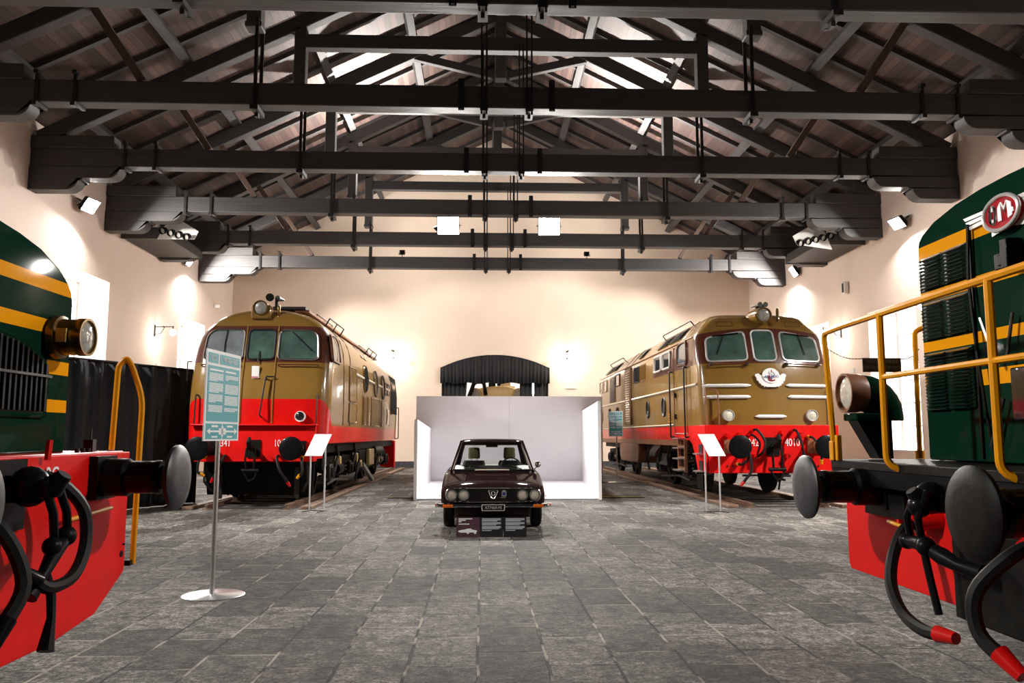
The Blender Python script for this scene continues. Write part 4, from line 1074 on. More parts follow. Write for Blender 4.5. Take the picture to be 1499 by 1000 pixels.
# ---- tracks
def track(x, y0, y1, label, sleepers):
    t = thing('railway_track', label, 'track', (x, y0, 0))
    for s in (-1, 1):
        r = MB()
        r.box((s * .755, (y1 - y0) / 2, .085), (.07, y1 - y0, .03)); r.box((s * .755, (y1 - y0) / 2, .05), (.025, y1 - y0, .06)); r.box((s * .755, (y1 - y0) / 2, .012), (.14, y1 - y0, .024))
        r.build('rail', M['rust'], t)
        MB().box((s * 1.12, (y1 - y0) / 2, .03), (.20, y1 - y0, .06)).build('edge_timber', M['rust'], t, bevel=.008)
    y = .25
    while y < y1 - y0:
        MB().box((0, y, -.01), (1.38, .22, .06)).build('sleeper', M['sleeper'], t); y += .62
    return t
track(TRK_L, 16.05, 35.5, 'rusty rails and dark sleepers under the locomotive with domed roof', True)
track(TRK_R, 16.05, 35.5, 'rusty rails and dark sleepers under the locomotive with winged badge', True)
# ------------------------------------------------------------------ green shunting locomotives facing each other in the foreground
def hood_ring(half, zs, prof, y):
    return [(x, y, z) for x, z in [(-half, zs), (half, zs)] + prof + [(-a, b) for a, b in prof[::-1] if a > 1e-6]]

def shunter_right():
    t = thing('shunting_locomotive', 'green and yellow locomotive with red oval badge and yellow railing, right edge', 'locomotive', (2.5, 4.22, 0), -PI / 2)
    mh = hood_mat('green_hood_with_yellow_bands', [(2.535, 2.615, .18, 2), (2.25, 2.315, -1, 2), (1.93, 1.995, -1, 2), (1.685, 1.775, -1, .365), (1.72, 1.775, .90, 2)])
    prof = [(.95, 2.5), (.95, 2.60), (.935, 2.655), (.89, 2.69), (.75, 2.745), (.5, 2.79), (.25, 2.81), (0, 2.815)]
    MB().loft([hood_ring(.95, 1.25, prof, y) for y in (.35, .42, 2, 4.2)]).build('hood', mh, t, bevel=.012)
    # panel seam, louvres
    for s in (-1, 1):
        MB().box((s * .365, .345, 1.95), (.016, .02, 1.36)).build('panel_seam', M['black'], t)
        for zlo, zhi, n in ((2.325, 2.53, 9), (2.005, 2.24, 10), (1.56, 1.92, 17)):
            lv = MB(); m2 = .655
            lv.box((s * .65, .345, (zlo + zhi) / 2), (.50, .012, zhi - zlo))
            for c in (.525, .78):
                for i in range(n):
                    z = zlo + (zhi - zlo) * (i + .5) / n
                    lv.plate([(s * (c - .115), .34, z + .008), (s * (c + .115), .34, z + .008), (s * (c + .11), .315, z - .007), (s * (c - .11), .315, z - .007)], (0, .004, -.003))
                    for e in (-.118, .118): lv.sphere((s * (c + e), .338, z), .009, n=6, m=4)
            lv.build('louvre_panel', M['louvre'], t)
    # oval badge between silver wings
    for s in (-1, 1):
        w = MB()
        for i in range(3):
            w.plate([(s * .10, .344, 2.665 - .024 * i), (s * (.40 - .02 * i), .344, 2.668 - .03 * i), (s * (.38 - .02 * i), .344, 2.648 - .03 * i), (s * .10, .344, 2.645 - .024 * i)], (0, -.012, 0))
        w.plate([(s * .02, .343, 2.67), (s * .15, .343, 2.67), (s * .15, .343, 2.50), (s * .02, .343, 2.52)], (0, -.006, 0))
        w.build('silver_wing', M['white'], t)
    b = MB().plate([(a, .335, c) for a, c in ellipse(-.01, 2.60, .150, .092, 40)], (0, -.03, 0)).build('oval_badge', M['badge_red'], t, bevel=.005)
    MB().tube([(a, .303, c) for a, c in ellipse(-.01, 2.60, .150, .092, 40)], .012, 8, closed=True).build('badge_rim', M['silver'], b)
    # angular letters O and M
    def poly_letter(outs):
        mb = MB()
        for o in outs: mb.plate([(x - .01, .304, 2.60 + z) for x, z in o], (0, -.006, 0))
        return mb
    O = [(-.10, -.03), (-.10, .03), (-.075, .055), (-.075, -.055)], [(-.035, .03), (-.035, -.03), (-.055, -.055), (-.055, .055)], [(-.10, .03), (-.075, .055), (-.055, .055), (-.035, .03), (-.055, .022), (-.078, .022)], [(-.10, -.03), (-.078, -.022), (-.055, -.022), (-.035, -.03), (-.055, -.055), (-.075, -.055)]
    Mm = [(-.02, -.045), (-.02, .03), (.005, .055), (.012, -.045)], [(.005, .055), (.035, -.01), (.035, .025), (.015, .055)], [(.035, -.01), (.065, .055), (.055, .055), (.035, .025)], [(.06, .055), (.095, .035), (.1, -.035), (.065, -.045)], [(.095, .01), (.112, .0), (.112, -.02), (.098, -.02)]
    poly_letter(list(O) + list(Mm)).build('lettering', M['white'], b)
    # hood fittings
    MB().box((.06, .30, 2.36), (.06, .09, .16)).box((.02, .28, 2.33), (.04, .05, .06)).box((-.035, .31, 2.34), (.10, .03, .09)).build('door_latch', M['black'], t, bevel=.006)
    MB().tube([(-.34, .32, 2.62), (-.35, .31, 2.3), (-.30, .30, 1.9), (-.25, .3, 1.55), (-.22, .32, 1.27)], .010, 6).build('black_cable', M['black'], t)
    MB().tube([(-.26, .31, 2.06), (-.12, .30, 1.78)], .012, 6).build('stay_rod', M['steel'], t)
    MB().tube([(-.10, .31, 1.60), (-.22, .30, 1.34)], .010, 6).build('stay_rod', M['iron'], t)
    MB().tube([(.02, .31, 2.05), (-.04, .30, 1.8)], .010, 6).build('stay_rod', M['iron'], t)
    MB().box((.1, .33, 1.62), (.28, .04, .28)).build('inspection_window', M['darkglass'], t, bevel=.01)
    # deck and beam
    MB().box((0, 2.05, 1.215), (2.66, 4.35, .055)).build('deck', M['greasy'], t, bevel=.006)
    MB().box((0, -.09, 1.15), (2.68, .06, .12)).build('deck_edge', M['black'], t, bevel=.01)
    MB().plate([(x, 0, z) for x, z in ((-1.40, 1.2), (1.40, 1.2), (1.40, .55), (1.37, .51), (-1.37, .51), (-1.40, .55))], (0, .06, 0)).build('buffer_beam', M['redflat'], t, bevel=.006)
    MB().box((0, 2.4, .95), (2.0, 4.4, .5)).build('main_frame', M['greasy'], t)
    for s in (-1, 1):
        b = buffer(t, s * .875, 1.085, -.50, 0, .195, M['disc'] if s < 0 else M['greasy'], M['black'], .115)
        MB().box((s * .80, -.015, 1.06), (.50, .04, .30)).build('backing_plate', M['black'], b)
    MB().box((.25, -.02, .70), (.62, .06, .46)).build('coupler_plate', M['greasy'], t, bevel=.01)
    MB().box((.12, -.02, 1.0), (.20, .05, .4)).build('hook_plate', M['greasy'], t)
    # draw gear: hook head, links, screw
    h = MB().tube([(0, 0, 1.06), (0, -.16, 1.06), (0, -.24, 1.07), (0, -.28, 1.12)], [.06, .06, .055, .03], 10)
    h.sphere((-.02, -.17, 1.08), .085, (.8, 1, 1.0)).sphere((0, -.24, 1.04), .06)
    h = h.build('drawhook', M['black'], t)
    lk = MB()
    for s in (-1, 1): lk.tube([(s * .05, -.22, 1.12), (s * .055 - .02, -.27, .98), (s * .055 - .05, -.24, .86)], .02, 8)
    lk.cyl((-.14, -.25, .85), (.02, -.25, .85), .035, n=10); lk.sphere((-.12, -.25, .85), .045).sphere((.04, -.24, .84), .05)
    lk.tube([(.0, -.24, .85), (.12, -.2, .80), (.2, -.17, .77), (.32, -.12, .75)], [.03, .045, .032, .045], 10)
    lk.build('screw_coupling', M['black'], h)
    MB().tube([(-.02, -.22, .82), (.0, -.2, .65), (.02, -.18, .5)], .02, 7).build('lever_handle', M['greasy'], t)
    hose(t, [(-.30, -.03, .93), (-.30, -.16, .90), (-.235, -.27, .77), (-.16, -.33, .62), (.0, -.36, .51), (.19, -.36, .465), (.33, -.33, .47)], .031)
    for x in (-.36, -.26): MB().cyl((x, -.10, .93), (x + .02, .02, .95), .04, .055, n=10).build('air_cock', M['red'], t)
    hose(t, [(.62, -.03, .93), (.66, -.2, .88), (.6, -.33, .72), (.62, -.34, .55), (.75, -.3, .46)], .034)
    MB().tube([(-.74, -.04, .885), (-.36, -.06, .865)], .012, 8).build('uncoupling_lever', M['yellow'], t)
    for x in (-.62, -.42): MB().box((x, -.02, .89), (.03, .05, .04)).build('lever_bracket', M['red'], t)
    lettering('2 5', .10, M['white'], t, frame_m((-.10, -.004, 1.14), (1, 0, 0), (0, 0, 1)), sx=.9, sp=.8)
    # yellow railing round the deck
    y = -.17
    handrail(t, [(-1.275, y + .05, 1.27), (-1.275, y + .02, 1.95), (-1.30, y + .02, 2.10), (-1.0, y, 2.105), (1.28, y, 2.13), (1.28, y, 1.3)], .021, M['yellow'], 'top_rail')
    for x in (-.46, .58):
        p = handrail(t, [(x, y, 2.12), (x, y, 1.24), (x + .05, y + .10, 1.185)], .021, M['yellow'], 'rail_post')
        MB().box((x + .05, y + .08, 1.18), (.10, .03, .05)).build('post_foot', M['yellow'], p)
    MB().tube([(-.46, y, 1.74), (1.28, y, 1.74)], .017, 8).build('middle_rail', M['yellow'], t)
    MB().box((-1.275, y + .05, 1.30), (.06, .05, .13)).box((-1.21, y + .05, 1.32), (.035, .035, .17)).build('rail_socket', M['yellow'], t, bevel=.006)
    handrail(t, [(-1.32, .49, 1.25), (-1.32, .50, 2.12), (-1.32, .58, 2.15), (-1.32, .62, 2.08), (-1.32, .63, 1.25)], .018, M['yellow'], 'step_handrail')
    for yy in (.49, .63): MB().cyl((-1.32, yy, 1.245), (-1.32, yy, 1.30), .03, n=10).build('rail_socket', M['yellow'], t)
    # deck headlamp on its bracket
    L0 = Vector((-1.20, -.045, 1.685))
    hl = headlight(t, L0, .132, (0, 1, 0), M['tan'], M['lenspale'], .10, 'deck_headlamp', 32)
    rings = []
    for a in range(0, 91, 15):
        c = math.cos(R(a)); s_ = math.sin(R(a))
        cen = Vector((L0.x, L0.y + .09 + .15 * s_, L0.z - .15 + .15 * c))
        nrm = Vector((0, s_ * 0 + c, -s_)); upv = Vector((0, s_, c))
        rings.append([cen + Vector((1, 0, 0)) * (.10 * math.cos(R(q))) + upv * (.125 * math.sin(R(q)) ) for q in range(0, 360, 24)])
    last = rings[-1]
    rings.append([Vector((p.x, p.y, 1.50)) for p in last])
    MB().loft(rings).build('lamp_housing', M['green'], hl)
    MB().plate([(L0.x - .07, yy, z) for yy, z in ((-.02, 1.50), (.21, 1.50), (.21, 1.25), (.12, 1.25))], (.14, 0, 0)).build('lamp_bracket', M['black'], hl)
    MB().box((L0.x, .04, 1.525), (.2, .16, .05)).build('lamp_base', M['green'], hl, bevel=.01)
    # wheels below
    for yy in (1.2, 3.6):
        for s in (-1, 1): MB().lathe([(.02, -.07), (.42, -.07), (.5, -.06), (.53, -.06), (.53, .06), (.02, .06)], (s * .75, yy, .54), (1, 0, 0), 26).build('wheel', M['greasy'], t)
    return t
shunter_right()

def shunter_left():
    t = thing('shunting_locomotive', 'green and yellow locomotive with arched black grille and round lamp, left edge', 'locomotive', (-1.995, 3.525, 0), PI / 2)
    mh = hood_mat('green_hood_with_yellow_stripes', [(2.135, 2.205, -1, 2), (1.92, 1.99, -1, .84), (1.715, 1.785, .71, 2), (1.52, 1.585, .71, 2)])
    prof = [(.945, 2.05), (.942, 2.12), (.925, 2.17), (.88, 2.215), (.78, 2.27), (.6, 2.335), (.4, 2.37), (.2, 2.39), (0, 2.395)]
    MB().loft([hood_ring(.945, 1.31, prof, y) for y in (.215, .29, 2, 4.5)]).build('hood', mh, t, bevel=.015)
    g = [(.69, 1.50), (.69, 1.72), (.66, 1.77), (.56, 1.815), (.40, 1.86), (.2, 1.885), (0, 1.89)]
    out = g + [(-a, b) for a, b in g[::-1] if a > 1e-6]
    gp = MB().plate([(a, .212, b) for a, b in out], (0, -.012, 0)).build('grille', M['black'], t)
    sl_ = MB()
    x = -.66
    while x < .67:
        zt = interp(sorted([(a, b) for a, b in g], key=lambda q: q[0]), abs(x)) - .02
        if abs(x) >= .69: zt = 1.7
        sl_.box((x, .19, (1.52 + zt) / 2), (.016, .03, zt - 1.52)); x += .045
    sl_.build('grille_slats', M['greasy'], gp)
    MB().box((0, .172, 1.695), (1.36, .012, .012)).build('grille_bar', M['iron'], gp)
    MB().tube([(a, .205, b) for a, b in out], .014, 6, closed=True).build('grille_rim', M['green'], gp)
    for s in (-1, 1):
        c = Vector((s * .755, .045, 1.905))
        h = MB().lathe([(.082, .0), (.086, -.012), (.098, -.012), (.098, .03), (.092, .04), (.094, .115), (.11, .12), (.112, .155), (.09, .17), (.02, .17)], c, (0, 1, 0), 32).build('headlamp', M['brass'], t)
        MB().lathe([(.084, .004), (.06, -.01), (.01, -.016)], c, (0, 1, 0), 28).build('lens', M['lens'], h)
        MB().box(c + Vector((-.098, .08, 0)), (.012, .05, .07)).build('lamp_plate', M['beige'], h)
    # beam, deck
    MB().plate([(x, 0, z) for x, z in ((-1.25, 1.31), (1.25, 1.31), (1.25, .65), (.92, .485), (.5, .44), (-.5, .44), (-.92, .485), (-1.25, .65))], (0, .05, 0)).build('buffer_beam', M['redflat'], t, bevel=.006)
    MB().box((0, 2.3, 1.295), (2.56, 4.5, .04)).build('deck', M['red'], t, bevel=.005)
    MB().box((0, 2.4, .95), (1.9, 4.5, .6)).build('main_frame', M['greasy'], t)
    MB().cyl((1.20, -.004, .77 - .02), (1.20, .002, .77 - .02), .018, n=12).build('bolt_hole', M['black'], t)
    MB().box((1.22, -.005, .80), (.01, .01, .01)).build('rivet', M['black'], t)
    for s in (-1, 1):
        b = buffer(t, s * .875, 1.185, -.425, 0, .168, M['disc'], M['black'], .098)
    h = MB().tube([(0, 0, 1.18), (0, -.14, 1.18), (0, -.22, 1.19), (0, -.26, 1.24)], [.06, .055, .05, .03], 10)
    h.sphere((.0, -.12, 1.19), .085, (.8, 1, 1)).box((0, -.01, 1.15), (.30, .03, .30))
    h = h.build('drawhook', M['black'], t)
    lk = MB()
    for s in (-1, 1): lk.tube([(s * .05, -.20, 1.22), (s * .055 + .06, -.22, 1.08), (s * .055 + .12, -.2, .97)], .018, 8)
    lk.sphere((.16, -.2, .97), .045).sphere((.05, -.2, .94), .04)
    lk.tube([(.2, -.2, .98), (.08, -.2, .92), (0, -.2, .84), (-.08, -.18, .76)], [.025, .035, .025, .04], 10)
    lk.tube([(.02, -.2, .84), (.03, -.22, .74), (.0, -.24, .66), (-.05, -.25, .54)], [.016, .02, .018, .034], 8)
    lk.build('screw_coupling', M['black'], h)
    hose(t, [(.12, -.03, 1.22), (.16, -.14, 1.21), (.26, -.22, 1.08), (.26, -.24, .92), (.16, -.24, .80), (.0, -.22, .78), (-.1, -.2, .84)], .027, cap=M['black'])
    hose(t, [(-.35, -.03, 1.15), (-.33, -.2, 1.05), (-.3, -.28, .85), (-.4, -.26, .70)], .03, cap=M['black'])
    MB().box((-.18, -.015, .82), (.30, .04, .34)).build('coupler_plate', M['greasy'], t)
    MB().tube([(.50, -.03, 1.0), (.98, -.03, 1.02)], .011, 8).build('uncoupling_lever', M['yellow'], t)
    MB().tube([(.30, -.03, 1.29), (.31, -.03, 1.38)], .016, 6).build('lamp_iron', M['red'], t)
    lettering('2C', .12, M['white'], t, frame_m((.40, -.004, 1.21), (1, 0, 0), (0, 0, 1)), sx=.8)
    MB().box((1.02, .12, 1.345), (.04, .05, .07)).cyl((1.02, .12, 1.37), (1.02, .12, 1.44), .009, n=8).build('deck_socket', M['iron'], t)
    for x in (.80, .86, .92): MB().cyl((x, .08, 1.31), (x, .08, 1.335), .012, n=8).build('bolt', M['iron'], t)
    # tall yellow handrail beside the steps
    handrail(t, [(1.24, .10, 1.32), (1.27, .10, 1.80), (1.28, .06, 1.85), (1.29, .03, 1.80), (1.31, -.03, 1.62), (1.31, -.02, .68)], .017, M['yellow'], 'step_handrail')
    MB().box((1.30, -.01, .69), (.08, .03, .03)).build('step_bracket', M['black'], t)
    for yy in (1.4, 3.7):
        for s in (-1, 1): MB().lathe([(.02, -.07), (.42, -.07), (.5, -.06), (.53, -.06), (.53, .06), (.02, .06)], (s * .75, yy, .54), (1, 0, 0), 26).build('wheel', M['greasy'], t)
    return t
shunter_left()

# warning sign on a chain across the steps of the right shunter
t = thing('warning_sign', 'small black warning sign hanging on a chain across the yellow railing gap', 'sign', (2.76, 5.545, 1.885))
MB().box((0, 0, 0), (.27, .012, .098)).build('sign_board', mat('dark_grey_sign', (.035, .035, .04), .45, var=.1), t, bevel=.003)
gt = mat('dull_gold_lettering', (.16, .135, .09), .5, var=.1)
lettering('VIETATO SALIRE', .031, gt, t, frame_m((0, -.007, .022), (1, 0, 0), (0, 0, 1)), ext=.001)
lettering('DO NOT STEP HERE', .031, gt, t, frame_m((0, -.007, -.022), (1, 0, 0), (0, 0, 1)), ext=.001)
for s, e in ((-1, (-.40, -.03, .115)), (1, (.27, -.0, .115))):
    a = Vector((s * .13, 0, .045)); b = Vector(e); k = 12; mb = MB()
    for i in range(k):
        p0 = a.lerp(b, i / k) - Vector((0, 0, .03 * math.sin(PI * i / k))); p1 = a.lerp(b, (i + .8) / k) - Vector((0, 0, .03 * math.sin(PI * (i + .8) / k)))
        mb.tube([p0, p1], .0035, 5)
    mb.build('chain', M['iron'], t)

# ------------------------------------------------------------------ the coupe
def car():
    t = thing('coupe_car', 'dark maroon vintage coupe facing the viewer in front of the white backdrop', 'car', (.175, 12.30, 0))
    st = [(.05, .24, .60, .64, .70, .66, .50), (.10, .20, .62, .665, .75, .70, .55), (.22, .185, .645, .70, .78, .71, .57), (.45, .18, .68, .735, .79, .70, .57), (.8, .18, .73, .785, .795, .69, .57), (1.15, .18, .785, .825, .795, .69, .57),
          (1.35, .18, .81, .835, .795, .69, .57), (2.2, .18, .835, .85, .795, .68, .57), (3.0, .18, .84, .86, .79, .67, .57), (3.6, .2, .82, .845, .77, .65, .57), (3.88, .26, .77, .79, .71, .6, .55), (3.96, .36, .70, .72, .64, .55, .5)]
    rings = []
    for y, zb, zs, zt, w, ws, wl in st:
        p = [(wl, zb), (wl + .02, .35), (w * .975, .385), (w, .43), (w, zs - .12), (w * .985, zs - .05), (w * .95, zs - .012), (ws, zs), (ws * .82, zs + (zt - zs) * .55), (ws * .5, zt - .006), (ws * .2, zt)]
        rings.append([(x, y, z) for x, z in p] + [(-x, y, z) for x, z in p[::-1]])
    MB().loft(rings).build('body', M['carpaint'], t, ang=45)
    # grille
    out = rrect(-.70, .43, .70, .632, .095, 6)
    g = MB().plate([(a, .055, b) for a, b in out], (0, -.02, 0)).build('grille', M['boardblack'], t)
    bars = MB()
    for i in range(11): bars.box((0, .032, .45 + i * .017), (1.2, .008, .004))
    bars.build('grille_bars', M['dash'], g)
    MB().tube([(a, .03, b) for a, b in out], .010, 6, closed=True).build('grille_surround', M['chrome'], g)
    for x in (-.615, -.435, .435, .615):
        headlight(t, Vector((x, .018, .532)), .083, (0, 1, 0), M['chrome'], M['lenspale'], .05, n=24)
    sh = [(0, -.075), (.025, -.05), (.05, -.01), (.066, .04), (.062, .055), (.03, .062)]
    shp = sh + [(-a, b) for a, b in sh[::-1] if a > 1e-6]
    b_ = MB().plate([(a, .028, .54 + b) for a, b in shp], (0, -.008, 0)).build('shield_badge', M['dash'], t)
    MB().tube([(a, .018, .54 + b) for a, b in shp], .008, 6, closed=True).build('shield_rim', M['chrome'], b_)
    MB().tube([(a, .016, .55 + b) for a, b in ellipse(0, 0, .028, .03, 16)], .005, 5, closed=True).build('wheel_emblem', M['silver'], b_)
    cb = MB().plate([(a, .028, b) for a, b in rpoly([(.125, .505), (.195, .505), (.195, .575), (.18, .595), (.16, .602), (.14, .595), (.125, .575)], .015)], (0, -.01, 0)).build('club_badge', M['silver'], t)
    MB().box((.16, .016, .548), (.045, .004, .045)).build('badge_enamel', M['blue'], cb)
    MB().box((.145, .025, .49), (.085, .006, .006)).build('script_badge', M['silver'], t)
    # bumper
    bp = MB().tube([(-.84, .22, .378), (-.835, .06, .378), (-.79, -.005, .378), (-.4, -.03, .378), (0, -.035, .378), (.4, -.03, .378), (.79, -.005, .378), (.835, .06, .378), (.84, .22, .378)], .03, 8).build('bumper', M['chrome'], t)
    MB().tube([(-.76, -.03, .378), (-.4, -.06, .378), (0, -.066, .378), (.4, -.06, .378), (.76, -.03, .378)], .010, 6).build('bumper_strip', M['rubber'], bp)
    for s in (-1, 1): MB().box((s * .665, -.045, .372), (.15, .03, .045), (0, 0, s * .1)).build('indicator', M['orange'], t, bevel=.008)
    for s in (-1, 1): MB().box((s * .797, .25, .50), (.012, .05, .025)).build('side_repeater', M['orange'], t)
    pl = MB().box((0, -.085, .352), (.33, .02, .085)).build('number_plate', M['boardblack'], t, bevel=.008)
    MB().tube([(a, -.096, b) for a, b in rrect(-.165, .31, .165, .394, .015, 3)], .006, 5, closed=True).build('plate_frame', M['silver'], pl)
    lettering('X77469-MI', .062, M['white'], pl, frame_m((0, -.097, .352), (1, 0, 0), (0, 0, 1)), ext=.001, sx=.88)
    # greenhouse
    WB = [(-.66, 1.28, .84), (.66, 1.28, .84)]; WT = [(-.505, 1.78, 1.295), (.505, 1.78, 1.295)]
    def screen(b0, b1, t0, t1, bow, nm, m_=None):
        mb = MB(); rows = []
        for k in range(5):
            v = k / 4; a = Vector(b0).lerp(Vector(t0), v); c = Vector(b1).lerp(Vector(t1), v)
            rows.append([a.lerp(c, u / 12) + Vector((0, bow * (4 * (u / 12) * (1 - u / 12)), 0)) for u in range(13)])
        return mb.loft(rows, closed=False).build(nm, m_ or M['glass'], t)
    screen((-.64, 1.28, .85), (.64, 1.28, .85), (-.50, 1.78, 1.29), (.50, 1.78, 1.29), -.08, 'windscreen')
    screen((-.58, 3.15, .87), (.58, 3.15, .87), (-.47, 2.62, 1.28), (.47, 2.62, 1.28), .06, 'rear_window')
    for s in (-1, 1):
        MB().tube([(s * .665, 1.26, .82), (s * .59, 1.52, 1.07), (s * .515, 1.79, 1.305)], .024, 8).build('windscreen_pillar', M['carpaint'], t)
        MB().tube([(s * .655, 1.25, .835), (s * .58, 1.505, 1.07), (s * .50, 1.765, 1.295)], .010, 6).build('pillar_trim', M['chrome'], t)
        MB().tube([(s * .63, 3.2, .84), (s * .56, 2.9, 1.1), (s * .49, 2.6, 1.295)], [.06, .05, .04], 8).build('rear_pillar', M['carpaint'], t)
        MB().tube([(s * .66, 2.35, .84), (s * .52, 2.3, 1.30)], .016, 6).build('door_pillar', M['chrome'], t)
        MB().add([(s * .67, 1.35, .85), (s * .66, 3.05, .86), (s * .52, 2.6, 1.28), (s * .53, 1.8, 1.28)], [(0, 1, 2, 3)]).build('side_window', M['glass'], t)
        MB().tube([(s * .69, 1.3, .84), (s * .69, 2.2, .85), (s * .67, 3.1, .86)], .010, 6).build('belt_trim', M['chrome'], t)
    rr = []
    for y, z, w in ((1.74, 1.285, .50), (1.80, 1.315, .515), (2.0, 1.335, .52), (2.3, 1.34, .515), (2.55, 1.32, .50), (2.66, 1.275, .475)):
        top = [(w * math.cos(R(a)), y, z - .02 + .028 * math.sin(R(a)) ** .7 if 0 < a < 180 else z - .02) for a in range(0, 181, 15)]
        rr.append(top + [(-w * .96, y, z - .045), (w * .96, y, z - .045)])
    MB().loft(rr).build('roof', M['carpaint'], t, ang=50)
    MB().tube([(-.5, 1.755, 1.30), (-.25, 1.71, 1.305), (0, 1.70, 1.307), (.25, 1.71, 1.305), (.5, 1.755, 1.30)], .010, 6).build('windscreen_trim', M['chrome'], t)
    MB().tube([(-.64, 1.26, .845), (-.4, 1.215, .845), (0, 1.195, .848), (.4, 1.215, .845), (.64, 1.26, .845)], .012, 6).build('windscreen_seal', M['rubber'], t)
    # cowl with vent, dash, seats, wheel
    vt = MB().tube([(a, 1.10 + b, .852) for a, b in ellipse(0, 0, .27, .055, 28)], .010, 6, closed=True)
    for x in (-.14, -.03, .09): vt.tube([(x, 1.05, .852), (x, 1.15, .852)], .006, 5)
    vt = vt.build('cowl_vent', M['cream'], t)
    MB().plate([(a, 1.10 + b, .848) for a, b in ellipse(0, 0, .26, .05, 24)], (0, 0, .003)).build('vent_mesh', M['beige'], vt)
    MB().plate([(-.62, 1.3, .855), (.62, 1.3, .855), (.62, 1.72, .905), (-.62, 1.72, .905)], (0, 0, -.04)).build('dashboard', M['dash'], t, bevel=.01)
    MB().box((0, 2.5, .862), (1.24, 1.3, .02)).build('cabin_trim', M['dash'], t)
    for x0, x1, y in ((-.5, -.08, 1.2), (.12, .48, 1.2)):
        MB().tube([(x1, y, .865), ((x0 + x1) / 2, y + .08, .90), (x0, y + .12, .91)], .008, 5).build('wiper', M['black'], t)
    for x, hb in ((-.305, 'passenger'), (.315, 'driver')):
        s_ = MB().loft([[(x + a, 2.25 + b, z) for a, b in rrect(-.20 * k, -.07, .20 * k, .07, .05, 3)] for z, k in ((.83, 1), (.92, .98), (.97, .86))]).build('seat_back', M['dash'], t)
        MB().loft([[(x + a * k, 2.27 + b * k, z) for a, b in rrect(-.105, -.05, .105, .05, .04, 3)] for z, k in ((1.0, .9), (1.03, 1), (1.17, .93), (1.195, .8))]).build('headrest', M['olive'], s_)
        for dx in (-.05, .05): MB().cyl((x + dx, 2.27, .95), (x + dx, 2.27, 1.02), .008, n=6).build('headrest_post', M['chrome'], s_)
    c0 = Vector((.33, 1.82, .86)); 
    MB().tube([c0 + Vector((.18 * math.cos(R(a)), .18 * math.sin(R(a)) * .42, .18 * math.sin(R(a)) * .90)) for a in range(0, 360, 15)], .012, 8, closed=True).build('steering_wheel', M['dash'], t)
    MB().box((0, 1.80, 1.235), (.20, .03, .06)).cyl((0, 1.8, 1.26), (0, 1.79, 1.30), .01, n=6).build('rear_view_mirror', M['dash'], t, bevel=.01)
    dm = MB().tube([(.70, 1.5, .84), (.74, 1.5, .88), (.76, 1.5, .90)], .009, 6).build('door_mirror', M['chrome'], t)
    MB().lathe([(.01, -.05), (.03, -.045), (.05, -.02), (.052, .01), (.02, .012)], (.765, 1.5, .925), (0, 1, 0), 16).build('mirror_shell', M['chrome'], dm)
    for s in (-1, 1):
        MB().tube([(s * .70, .10, .625), (s * .71, .6, .73), (s * .70, 1.2, .80)], .003, 4).build('bonnet_seam', M['black'], t)
        for y in (.76, 3.05):
            w = MB().lathe([(.03, -.08), (.18, -.08), (.20, -.085), (.28, -.08), (.305, -.055), (.31, 0), (.305, .055), (.28, .08), (.03, .08)], (s * .675, y, .31), (s, 0, 0), 30).build('wheel', M['rubber'], t)
            MB().lathe([(.17, .083), (.15, .07), (.06, .085), (.01, .09)], (s * .675, y, .31), (s, 0, 0), 24).build('hub_cap', M['steel'], w)
    MB().box((0, .5, .22), (1.05, .5, .05)).build('sump_guard', M['greasy'], t)
    return t
car()

# ------------------------------------------------------------------ white backdrop set
t = thing('white_backdrop', 'white open-fronted photo backdrop of panels standing behind the maroon coupe', 'backdrop', (.6, 18.3, 0))
o = MB()
for x0, x1 in ((-2.62, .255), (.262, 3.16)): o.box(((x0 + x1) / 2, 7.25, 1.31), (x1 - x0, .06, 2.62))
o.build('back_panel', M['panelwhite'], t)
MB().plate([(-2.07, 0, 0), (-2.20, 7.2, 0), (-2.20, 7.2, 1.62), (-2.07, 0, 1.76)], (.05, 0, 0)).build('side_panel', M['panelwhite'], t)
MB().plate([(2.05, 0, 0), (2.56, 7.2, 0), (2.56, 7.2, 2.17), (2.05, 0, 2.17)], (-.05, 0, 0)).build('side_panel', M['panelwhite'], t)
MB().box((-2.05, -.02, .88), (.07, .05, 1.76)).box((2.02, -.02, 1.085), (.07, .05, 2.17)).build('edge_trim', M['white'], t)
MB().plate([(-2.07, 0, .012), (2.05, 0, .012), (2.56, 7.2, .012), (-2.2, 7.2, .012)], (0, 0, .018)).build('floor_panel', M['panelwhite'], t)

# floor channel between the tracks with its yellow edge
t = thing('floor_channel', 'dark steel channel with yellow edge crossing the floor between the tracks', 'floor channel', (.8, 19.2, 0))
MB().box((0, 0, .004), (5.8, .62, .008)).build('channel_plate', M['greasy'], t)
MB().box((0, -.33, .012), (5.8, .07, .022)).build('yellow_edge', mat('worn_yellow_line', (.42, .36, .10), .6, var=.4, vscale=12), t)
MB().box((0, -.42, .008), (5.8, .06, .014)).build('rail_edge', M['greasy'], t)

